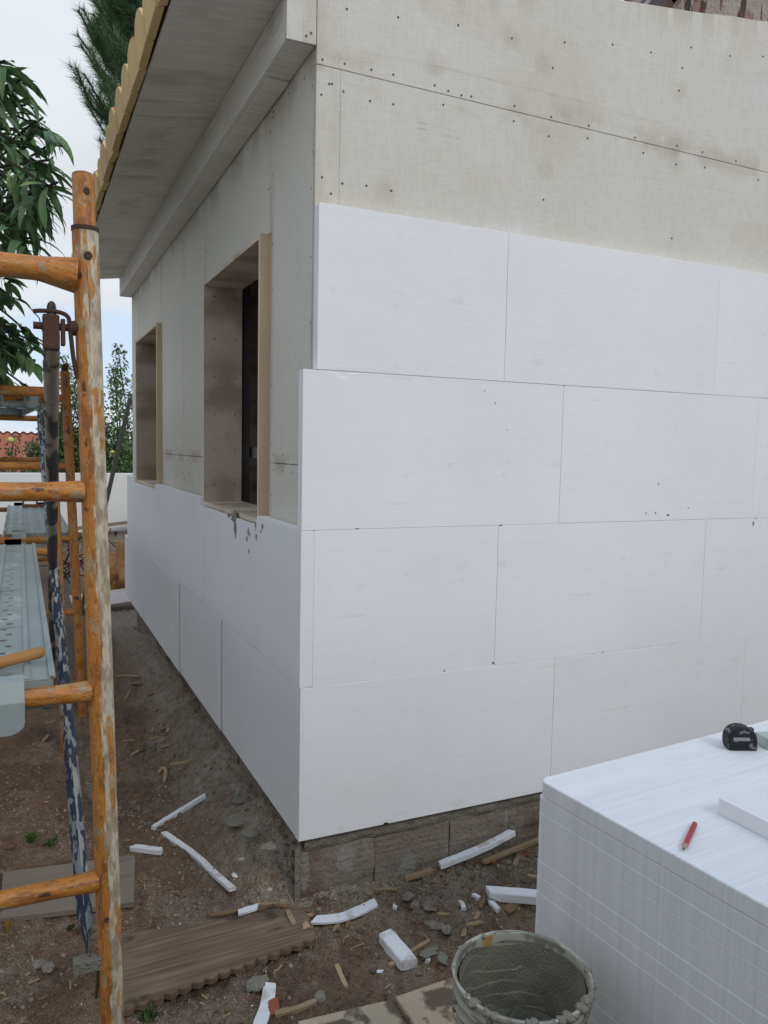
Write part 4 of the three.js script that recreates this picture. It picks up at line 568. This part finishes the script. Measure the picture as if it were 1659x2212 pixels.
// ---------------------------------------------------------------- mortar bucket
{ const rimY = 0.353, c = V3(0.175, -0.05, 0.978), H = rimY + 0.05, b = thing('mortar_bucket', 'round white plastic bucket smeared with grey mortar', 'bucket', c);
  const prof = [[0, 0], [0.122, 0], [0.124, 0.004], [0.1405, H - 0.075], [0.1465, H - 0.073], [0.1465, H - 0.067], [0.1425, H - 0.065], [0.1430, H - 0.045], [0.149, H - 0.043], [0.149, H - 0.036], [0.1440, H - 0.034], [0.1442, H - 0.016], [0.1505, H - 0.014], [0.1515, H - 0.002], [0.149, H], [0.1435, H - 0.001], [0.1420, H - 0.006], [0.1395, H - 0.06], [0.121, 0.006], [0, 0.006]].map(([x, y]) => new THREE.Vector2(x, y));
  part('pail', new THREE.LatheGeometry(prof, 64), mat.pail, b);
  // mortar coat inside and what is left of the mix
  const nA = 96, nR = 40, P = []; const F = [];
  for (let j = 0; j <= nR; j++) for (let i = 0; i <= nA; i++) { const a = (i / nA) * Math.PI * 2, t = j / nR; let rr, y; const ca = Math.cos(a), sa = Math.sin(a);
    if (t < 0.45) { const k = t / 0.45; const yy = H - 0.012 - k * 0.155 - 0.012 * vn(ca * 3 + 4, sa * 3 + 4) * (1 - k); y = yy; rr = lerp(0.1405, 0.128, k) - 0.004 - 0.006 * fbm(ca * 5 + k * 4 + 7, sa * 5 + 9 - k * 3, 4) * (0.4 + k); }
    else { const k = (t - 0.45) / 0.55; rr = 0.121 * (1 - k); const x = ca * rr, z = sa * rr; y = H - 0.170 - 0.05 * k * (1 - k) * 2 - 0.035 * sst(-0.04, 0.09, z) + 0.075 * (fbm(x * 13 + 5, z * 26 + 5, 4) - 0.5) * sst(0, 0.25, k) + 0.012 * (vn((x * 0.8 + z) * 40, (x - z) * 9) - 0.5); }
    P.push(ca * rr, y, sa * rr); }
  const jm = Math.round(nR * 0.45), F2 = [], UV = []; for (let j = 0; j <= nR; j++) for (let i = 0; i <= nA; i++) { const k = (j * (nA + 1) + i) * 3; if (j <= jm) UV.push(i / nA, P[k + 1]); else UV.push(P[k], P[k + 2]); }
  for (let j = 0; j < nR; j++) for (let i = 0; i < nA; i++) { const a = j * (nA + 1) + i; (j < jm ? F : F2).push(a, a + 1, a + nA + 1, a + 1, a + nA + 2, a + nA + 1); }
  for (const [nm, f, mt] of [['mortar_coat', F, mat.coat], ['mortar_mix', F2, mat.mortarWet]]) { const mg = new THREE.BufferGeometry(); mg.setAttribute('position', new THREE.BufferAttribute(new Float32Array(P), 3)); mg.setAttribute('uv', new THREE.BufferAttribute(new Float32Array(UV), 2)); mg.setIndex(f); mg.computeVertexNormals(); const g = mg.toNonIndexed(); if (nm === 'mortar_mix') mapUV(g, (x, y, z) => [x, z]); part(nm, g, mt, b); }
  const r = rng(8), cl = []; for (let i = 0; i < 46; i++) { const a = 0.35 + r() * 2.6 + (i % 5 === 0 ? r() * 3 : 0), s = 0.003 + 0.007 * r() * r(); cl.push(lump(s * 1.3, 1.5, 0.8, 1.2, i * 1.7).rotateY(-a).translate(Math.cos(a) * 0.1475, H - 0.001 - r() * 0.008, Math.sin(a) * 0.1475)); } cl.push(lump(0.013, 1.2, 0.8, 1, 2.2).translate(0.07, H + 0.001, 0.129));
  for (let i = 0; i < 30; i++) { const a = r() * 6.28, y = H - 0.02 - r() * 0.1; cl.push(lump(0.006 * (0.4 + r()), 1, 1.3, 1, i + 50).translate(Math.cos(a) * 0.1435, y, Math.sin(a) * 0.1435)); }
  part('rim_mortar', merge(cl), mat.mortar, b).userData.kind = 'stuff';
  const ea = 2.45; part('handle_ear', boxUV(rb(-0.012, 0.012, -0.02, 0.02, -0.006, 0.006, 0.003).rotateY(Math.PI / 2 - ea).translate(Math.cos(ea) * 0.149, H - 0.05, Math.sin(ea) * 0.149)), mat.rust, b);
  part('handle', pipe([0, 0.2, 0.4, 0.6, 0.8, 1].map((t) => { const a = ea - t * 3.14159; return V3(Math.cos(a) * 0.156, H - 0.055 - 0.12 * Math.sin(t * Math.PI), Math.sin(a) * 0.156); }), 0.0025, 40, 6), mat.rail, b);
  const lab = new THREE.CylinderGeometry(0.1395, 0.128, 0.2, 30, 1, true, -0.95, 1.15).translate(0, H - 0.205, 0); part('printed_label', lab, M({ color: rgb(0.12, 0.2, 0.36), roughness: 0.5 }), b); }

// ---------------------------------------------------------------- debris
const rD = rng(14);
function bar(name, pts, w, h, m, label, cat, group, ragged = 0.15) { // bent strip along 3-D points, resting on its underside
  const c = new THREE.CatmullRomCurve3(pts, false, 'centripetal'), n = Math.max(3, Math.ceil(c.getLength() / 0.02)), base = pts[0].clone(), seed = rD() * 50, pos = [], ring = [];
  for (let i = 0; i <= n; i++) { const t = i / n, p = c.getPoint(t).sub(base), tg = c.getTangent(t), s = tg.clone().cross(V3(0, 1, 0)).normalize(), up = s.clone().cross(tg).normalize(), k = 1 + ragged * (vn(t * n * 0.6 + seed, 1.1) - 0.5) * 2, k2 = 1 + ragged * (vn(t * n * 0.6 + seed, 7.7) - 0.5) * 2, e = (i === 0 || i === n) ? 0.9 : 1, sk = (i === 0 || i === n) ? (rD() - 0.5) * w * 0.5 : 0;
    const q = (a, b) => p.clone().addScaledVector(s, a).addScaledVector(up, b).addScaledVector(tg, sk * Math.sign(a)); ring.push([q(-w / 2 * k * e, 0), q(w / 2 * k2 * e, 0), q(w / 2 * k2 * e, h * 0.88), q(w / 2 * k2 * e * 0.88, h), q(-w / 2 * k * e * 0.88, h), q(-w / 2 * k * e, h * 0.88)]); }
  const tri = (a, b, d) => pos.push(a.x, a.y, a.z, b.x, b.y, b.z, d.x, d.y, d.z);
  for (let i = 0; i < n; i++) for (let j = 0; j < 6; j++) { const a = ring[i][j], b = ring[i][(j + 1) % 6], d = ring[i + 1][(j + 1) % 6], e = ring[i + 1][j]; tri(a, d, b); tri(a, e, d); }
  for (const [i, f] of [[0, 1], [n, -1]]) for (let j = 1; j < 5; j++) { const [a, b, d] = [ring[i][0], ring[i][j], ring[i][j + 1]]; f > 0 ? tri(a, b, d) : tri(a, d, b); }
  const g = new THREE.BufferGeometry(); g.setAttribute('position', new THREE.BufferAttribute(new Float32Array(pos), 3)); g.computeVertexNormals();
  return solo(name, boxUV(g, seed, seed), m, label, cat, group, base);
}
const onG = (u, v, lift = 0.0) => { let p = gp(u, v); for (let i = 0; i < 3; i++) p = gp(u, v, gh(p.x, p.z) + lift); return p; };
const EG = 'polystyrene offcuts on the soil', WG = 'wood scraps on the soil';
const strip = (pts, w, h, label) => bar('polystyrene_strip', pts.map(([u, v, l]) => onG(u, v, l || 0)), w * 0.78, h * 0.72, mat.epsDirty, label, 'polystyrene strip', EG, 0.1);
strip([[331, 1793], [375, 1765], [446, 1722]], 0.028, 0.022, 'narrow white polystyrene strip with a mud stained end, by the mortar blob');
strip([[354, 1803], [420, 1850], [470, 1897], [503, 1925]], 0.03, 0.018, 'longest white polystyrene strip lying flat on bare soil');
strip([[289, 1836], [350, 1844]], 0.035, 0.025, 'short white polystyrene strip beside the flat pale board');
strip([zA(935, 1140), zA(1080, 1095)].map(([u, v]) => [u, v, 0.012]), 0.034, 0.012, 'small white polystyrene piece on top of thin wood strips');
strip([[678, 1990, 0.012], [735, 1985, 0.006], [780, 1968], [812, 1952]], 0.052, 0.012, 'curved white polystyrene strip touching the end of the scalloped plank');
strip([[584, 2128], [578, 2165], [558, 2225], [548, 2260]], 0.045, 0.012, 'ragged white polystyrene strip between the scalloped plank and the paving slabs');
bar('polystyrene_block', [onG(832, 2032), onG(884, 2095)], 0.052, 0.032, mat.epsDirty, 'muddy white polystyrene block lying between plank and bucket', 'polystyrene block', undefined, 0.04);
bar('polystyrene_strip', [V3(0.53, 0.005, -0.005), V3(0.68, 0.03, 0.0), V3(0.84, 0.06, -0.012)], 0.026, 0.02, mat.epsDirty, 'white polystyrene strip leaning up against the footing', 'polystyrene strip', EG, 0.14);
bar('polystyrene_strip', [onG(1054, 1938), onG(1165, 1947), onG(1215, 1951)], 0.045, 0.03, mat.eps, 'thick white polystyrene strip running in behind the board stack', 'polystyrene strip', EG, 0.05);
for (const [a, b, c, d, w, l] of [[1072, 735, 1092, 775, 0.018, 'crumbled'], [1145, 690, 1185, 712, 0.016, 'flat'], [1250, 732, 1300, 785, 0.018, 'ridged'], [665, 757, 688, 770, 0.01, 'tiny'], [860, 1075, 885, 1085, 0.012, 'glossy']]) { const [u, v] = zB(a, b), [s, t] = zB(c, d); bar('polystyrene_crumb', [onG(u, v), onG(s, t)], w, 0.012, mat.epsDirty, `${l} white polystyrene crumb on the soil near the bucket`, 'polystyrene crumb', 'polystyrene crumbs', 0.3); }
const stick = (f, pts, w, h, m, label, lift = 0) => bar('wood_strip', pts.map(([a, b]) => onG(...f(a, b), lift)), w * 0.8, h * 0.85, m, label, 'wood strip', WG, 0.3);
stick(zB, [[745, 595], [905, 548]], 0.022, 0.016, mat.wood, 'brown wood strip under the leaning polystyrene strip');
bar('wood_strip', [V3(0.70, -0.01, 0.01), V3(0.985, 0.015, -0.012)], 0.016, 0.013, mat.wood, 'long thin wood strip along the foot of the footing', 'wood strip', WG);
stick(zB, [[1388, 515], [1432, 430], [1515, 382]], 0.02, 0.012, mat.wood, 'bent wood strip at the left edge of the board stack');
stick(zB, [[568, 660], [620, 650], [694, 652]], 0.013, 0.008, mat.wood, 'short curved wood splinter in front of the footing');
stick(zB, [[935, 805], [1002, 806]], 0.016, 0.01, mat.wood, 'short straight wood scrap amid pebbles');
stick(zB, [[1185, 768], [1220, 672]], 0.016, 0.01, mat.woodBrown, 'brown wood splinter beside the crumbled polystyrene');
stick(zB, [[1102, 872], [1188, 852]], 0.02, 0.01, mat.wood, 'wood scrap behind the bucket rim');
stick(zB, [[1155, 835], [1180, 790]], 0.018, 0.008, mat.wood, 'small wood chip crossing the scrap behind the bucket');
stick(zB, [[1340, 790], [1400, 745]], 0.045, 0.012, mat.woodBrown, 'broad flat brown wood chip near the thick polystyrene strip');
stick(zB, [[757, 1042], [885, 962]], 0.016, 0.012, mat.wood, 'wood strip poking out from under the polystyrene block');
stick(zB, [[648, 1105], [680, 1090]], 0.016, 0.01, mat.woodPale, 'pale wood stub on the plank side of the polystyrene block');
stick(zB, [[335, 1105], [360, 1170], [392, 1238]], 0.017, 0.009, mat.woodPale, 'pale straight wood strip on bare soil in front of the paving slabs');
stick(zB, [[-30, 1400], [100, 1372], [215, 1325]], 0.022, 0.014, mat.wood, 'long wood strip lying on the edge of the paving slabs');
stick(zB, [[1470, 575], [1520, 590]], 0.016, 0.012, mat.woodPale, 'pale wood stub at the left edge of the board stack');
stick(zB, [[1085, 935], [1095, 890]], 0.018, 0.01, mat.wood, 'upright looking wood chip behind the bucket');
stick(zA, [[722, 1158], [935, 1120]], 0.02, 0.008, mat.woodBrown, 'wood strip lying along the upper edge of the scalloped plank', 0.006);
stick(zA, [[1050, 1080], [1325, 1062]], 0.018, 0.008, mat.wood, 'wood strip at the corner of the house footing', 0.004);
stick(zA, [[1075, 1118], [1200, 1082]], 0.014, 0.007, mat.woodBrown, 'thin wood strip behind the small polystyrene piece', 0.008);
stick(zA, [[1230, 1078], [1350, 1105], [1465, 1125]], 0.016, 0.008, mat.woodBrown, 'wood strip crossing the others at the house corner', 0.012);
stick(zA, [[1362, 1130], [1480, 1160]], 0.022, 0.009, mat.woodPale, 'pale wood strip touching the curved polystyrene strip', 0.006);
stick(zA, [[1300, 1125], [1350, 1235]], 0.02, 0.009, mat.wood, 'wood strip lying on the end of the scalloped plank', 0.02);
stick(zA, [[1560, 1215], [1635, 1255]], 0.016, 0.008, mat.woodBrown, 'wood splinter below the curved polystyrene strip');
stick(zA, [[1650, 1275], [1690, 1190]], 0.018, 0.008, mat.wood, 'wood splinter reaching under the curved polystyrene strip');
stick(zA, [[1735, 1255], [1755, 1190]], 0.014, 0.008, mat.woodBrown, 'small brown splinter in front of the curved polystyrene strip');
stick(zM, [[300, 1505], [370, 1495], [425, 1478]], 0.022, 0.014, mat.woodPale, 'pale curved stick lying by the wall of white boards');
stick(zM, [[18, 1050], [80, 1045], [138, 1052]], 0.014, 0.01, mat.woodPale, 'thin pale stick beside the scaffold post');
stick(zM, [[240, 1545], [262, 1520], [275, 1545], [268, 1590]], 0.02, 0.012, mat.woodPale, 'forked pale root scrap among the wood chips');
for (const [a, b, c, d] of [[70, 1165, 90, 1128], [180, 1145, 215, 1132], [250, 1315, 262, 1282], [245, 1318, 295, 1305], [195, 1368, 245, 1358], [255, 1412, 300, 1402], [95, 1455, 140, 1428], [150, 985, 145, 1010], [98, 1086, 150, 1084], [285, 1335, 292, 1312], [205, 1335, 212, 1310], [215, 1230, 232, 1212], [20, 1168, 80, 1160], [55, 1380, 110, 1378]]) stick(zM, [[a, b], [c, d]], 0.014 + 0.008 * rD(), 0.008, rD() < 0.5 ? mat.wood : mat.woodPale, 'small wood chip in the loose heap between scaffold post and house');
for (const [a, b, c, d] of [[330, 1890, 370, 1845], [345, 1752, 420, 1738], [590, 1660, 680, 1655], [100, 1788, 180, 1795]]) stick(zL, [[a, b], [c, d]], 0.022, 0.01, mat.wood, 'wood chip on the dark soil under the scaffold deck');
{ // scalloped plank
  const A = onG(262, 2043), B = onG(640, 1972), C = onG(682, 2040), D = onG(262, 2204), c = A.clone().add(B).add(C).add(D).multiplyScalar(0.25), S = [], r = rng(6); const L = (p) => [p.x - c.x, -(p.z - c.z)];
  const N = 15, low = []; for (let i = 0; i < N; i++) for (let k = 0; k < 5; k++) { const t = (i + k / 5) / N, p = D.clone().lerp(C, t), bulge = 0.012 * Math.sin(Math.PI * k / 5) - 0.004 * vn(t * 20, 2); low.push([p.x - c.x, -(p.z - c.z) - bulge]); }
  const pts = [...low, L(C), [L(C)[0] + 0.012, L(C)[1] + 0.05], [L(B)[0] + 0.02, L(B)[1] - 0.01], L(B), L(A)];
  const g = slab(pts, 0.024, 0.004).rotateX(-Math.PI / 2); const m = solo('scalloped_plank', boxUV(g, 1, 1), mat.plank, 'weathered brown plank with a scalloped edge lying on the soil', 'plank', undefined, V3(c.x, gh(c.x, c.z) + 0.002, c.z)); m.rotation.z = 0.02; }
{ const P = [[6, 1885], [292, 1850], [290, 1952], [0, 1985]].map(([u, v]) => gp(u, v, -0.02)), c = P.reduce((a, p) => a.add(p), V3()).multiplyScalar(0.25); const g = slab(P.map((p) => [p.x - c.x, -(p.z - c.z)]).reverse(), 0.02, 0.002).rotateX(-Math.PI / 2); const m = solo('flat_board', boxUV(g), mat.ply, 'flat pale grey board lying under the scaffold bottom rung', 'board', undefined, V3(c.x, -0.035, c.z)); m.rotation.set(0, 0, 0.01); }
{ // paving slabs
  const mk = (q, label) => { const c = q.reduce((a, p) => [a[0] + p[0] / q.length, a[1] + p[1] / q.length], [0, 0]); const s = new THREE.Shape(q.map(([x, z]) => new THREE.Vector2(x - c[0], -(z - c[1])))); const g = new THREE.ExtrudeGeometry(s, { depth: 0.03, bevelEnabled: true, bevelSize: 0.005, bevelThickness: 0.005, bevelOffset: -0.005, bevelSegments: 2 }).rotateX(-Math.PI / 2); return solo('paving_slab', boxUV(g, c[0] * 3, c[1]), mat.paver, label, 'paving slab', 'beige paving slabs', V3(c[0], -0.062, c[1])); };
  mk([[-0.155, 0.457], [0.02, 0.472], [0.106, 0.482], [0.104, 0.80], [-0.19, 0.79]], 'beige paving slab with a rounded corner, beside the bucket');
  mk([[0.122, 0.476], [0.30, 0.470], [0.42, 0.472], [0.43, 0.80], [0.122, 0.81]], 'beige paving slab partly behind the mortar bucket');
  mk([[-0.50, 0.47], [-0.17, 0.46], [-0.205, 0.79], [-0.52, 0.80]], 'beige paving slab half sunk in soil near the ragged strip').position.y -= 0.03;
}
{ const r = rng(40); // stones and mortar clods told apart one by one
  for (const [f, a, b, s, m, l] of [[zB, 885, 1035, 0.03, mat.mortar, 'rounded grey pebble beside the bucket'], [zB, 965, 1070, 0.024, mat.mortar, 'flat grey stone between pebble and bucket'], [zB, 760, 700, 0.026, mat.plinth, 'beige clod in front of the footing'], [zB, 915, 872, 0.028, mat.plinth, 'largest pale clod of rubble'], [zB, 985, 895, 0.024, mat.plinth, 'pale clod of rubble next to the largest one'], [zB, 880, 765, 0.02, mat.plinth, 'small clod of rubble behind the others'], [zB, 800, 745, 0.02, mat.plinth, 'small brown clod near the tiny white crumb'], [zB, 1260, 715, 0.018, mat.mortar, 'grey stone by the thick polystyrene strip'], [zC, 380, 460, 0.022, mat.mortar, 'grey stone beside the wood strip on the paving'], [zC, 950, 200, 0.012, mat.woodPale, 'pale chip beside the muddy polystyrene block'], [zC, 860, 255, 0.01, mat.epsDirty, 'white crumb before the muddy polystyrene block'], [zA, 1070, 1670, 0.034, mat.mortar, 'flat triangular grey stone at the tip of the ragged strip'], [zA, 490, 1275, 0.015, mat.epsDirty, 'white crumb on the soil behind the scalloped plank'], [zA, 905, 858, 0.012, mat.epsDirty, 'white crumb near the longest polystyrene strip'], [zA, 1435, 1235, 0.02, mat.woodPale, 'pale stone on the end of the scalloped plank'], [zA, 460, 1540, 0.013, mat.paver, 'pale lump of mortar stuck on the scalloped plank'], [zA, 550, 1640, 0.018, mat.paver, 'larger pale lump of mortar stuck on the scalloped plank'], [zA, 960, 740, 0.012, mat.paver, 'pale pebble between polystyrene strip and footing'], [zA, 1165, 965, 0.014, mat.paver, 'pale crumb at the house corner'], [crop(0, 1900, 0.29833), 320, 1735, 0.032, mat.plinth, 'broken pale stone under the scaffold'], [crop(0, 1900, 0.29833), 405, 1750, 0.026, mat.plinth, 'second broken pale stone under the scaffold']]) {
    const p = onG(...f(a, b), /plank/.test(l) ? 0.022 : 0.0); solo('stone', lump(s * 0.8, 1.1 + r() * 0.4, 0.42, 0.9, r() * 30, 0.75, 2).rotateY(r() * 6), m, l, 'stone', 'loose stones and crumbs', p.add(V3(0, s * 0.2, 0))); }
  for (const [a, b, s, l] of [[945, 455, 0.06, 'large round blob of dropped grey mortar by the footing'], [955, 300, 0.042, 'grey mortar blob behind the large one'], [1028, 545, 0.034, 'small grey mortar blob below the large one'], [1160, 640, 0.03, 'flattened grey mortar blob at the foot of the footing']]) { const p = onG(...zA(a, b)); solo('mortar_blob', lump(s * 0.85, 1.1, 0.2, 0.95, s * 90, 0.5, 3), mat.mortar, l, 'mortar blob', 'dropped mortar blobs', p.add(V3(0, s * 0.08, 0))); }
  for (const [f, a, b, c, d, l] of [[zA, 1185, 1790, 1200, 1900, 'red clay shard under the ragged polystyrene strip'], [zB, 1440, 445, 1480, 450, 'red clay shard by the bent wood strip'], [zB, 1245, 475, 1275, 490, 'small red clay shard near the footing']]) bar('clay_shard', [onG(...f(a, b)), onG(...f(c, d))], 0.028, 0.01, M({ color: rgb(0.30, 0.085, 0.045) }), l, 'clay shard', 'red clay shards', 0.4);
  { const q = crop(0, 1900, 0.29833), wm = leafMat(rgb(0.07, 0.13, 0.025)); const sprig = (f, a, b, n, sc, l, m) => { const p = onG(...f(a, b)), list = []; for (let i = 0; i < n; i++) list.push([V3((r() - 0.5) * 0.03 * sc, 0.004, (r() - 0.5) * 0.03 * sc), qLook(V3(r() - 0.5, 0.5 + r() * 0.4, r() - 0.5), r() * 6), sc, 0]); solo('weed', scatter([leafGeo(0.035, 0.014, 0.8, 0.2, 3)], list), m || wm, l, 'weed', 'small weeds', p); };
    sprig(zA, 275, 1930, 14, 1, 'green weed sprig in front of the scalloped plank'); sprig(q, 275, 690, 16, 1.1, 'small green weed on dark soil behind the flat board'); sprig(q, 440, 720, 12, 1, 'second small green weed behind the flat board'); sprig(q, 640, 1440, 2, 1.6, 'green leaf at the foot of the blue brace'); sprig(q, 15, 1420, 2, 1.7, 'yellow fallen leaf on soil before the bottom rung', leafMat(rgb(0.36, 0.24, 0.02))); sprig(zA, 1490, 1400, 2, 0.7, 'tiny yellow leaf at the end of the scalloped plank', leafMat(rgb(0.36, 0.28, 0.04))); } }
{ // gravel, crumbs and splinters too many to count
  const r = rng(60), put = (name, geo, m, n, fn, label, cat) => { const im = new THREE.InstancedMesh(geo, m, n), o = new THREE.Object3D(); im.name = name; for (let i = 0; i < n; i++) { fn(o, i); o.updateMatrix(); im.setMatrixAt(i, o.matrix); const k = 0.6 + 0.6 * r(); im.setColorAt(i, rgb(k, k * (0.95 + 0.08 * r()), k * (0.9 + 0.1 * r()))); } scene.add(im); tag(im, label, cat, undefined, 'stuff'); };
  const where = (o, near) => { let x, z; do { x = -1.15 + 2.5 * r(); z = -1.9 + 2.9 * r() * (near ? 1 : 1); } while ((x > 0.05 && z < -0.05) || (fbm(x * 5 + 3, z * 5, 3) < 0.36 + 0.2 * r())); o.position.set(x, gh(x, z), z); o.rotation.set(r() * 6, r() * 6, r() * 6); };
  put('gravel', lump(1, 1, 0.7, 0.9, 3.3, 0.5, 1), M({ color: rgb(0.26, 0.215, 0.17) }), 9000, (o) => { where(o); o.scale.setScalar(0.0014 + 0.0075 * Math.pow(r(), 6)); }, 'loose gravel and crumbs scattered over the soil', 'gravel');
  put('pale_crumbs', lump(1, 1, 0.6, 0.8, 9.3, 0.5, 0), M({ color: rgb(0.58, 0.53, 0.45) }), 900, (o) => { where(o); o.scale.setScalar(0.0014 + 0.0045 * Math.pow(r(), 5)); }, 'tiny pale crumbs of polystyrene and plaster on the soil', 'crumbs');
  put('splinters', new THREE.BoxGeometry(1, 0.12, 0.14), M({ color: rgb(0.34, 0.24, 0.14) }), 420, (o) => { where(o); o.rotation.set((r() - 0.5) * 0.4, r() * 6.3, (r() - 0.5) * 0.4); o.position.y += 0.003; o.scale.set(0.012 + 0.04 * r() * r(), 0.025, 0.02 + 0.02 * r()); }, 'fine wood splinters scattered over the soil', 'splinters');
  put('rubble', lump(1, 1, 0.7, 0.9, 5.1, 0.5, 1), M({ color: rgb(0.21, 0.18, 0.145), map: again(mat.soilMap, 8) }), 520, (o, i) => { const far = i % 2, x = far ? -0.62 + 0.5 * r() : 0.05 + 0.95 * r(), z = far ? -1.75 + 1.15 * r() : -0.02 + 0.42 * r() * r(); o.position.set(x, gh(x, z), z); o.rotation.set(r() * 6, r() * 6, r() * 6); o.scale.setScalar(0.003 + 0.012 * Math.pow(r(), 3)); }, 'rubble along the footing and among the wood chips', 'rubble');
}
scene.traverse((m) => { if (m.isMesh) { m.castShadow = true; m.receiveShadow = true; } });
renderer.render(scene, camera);
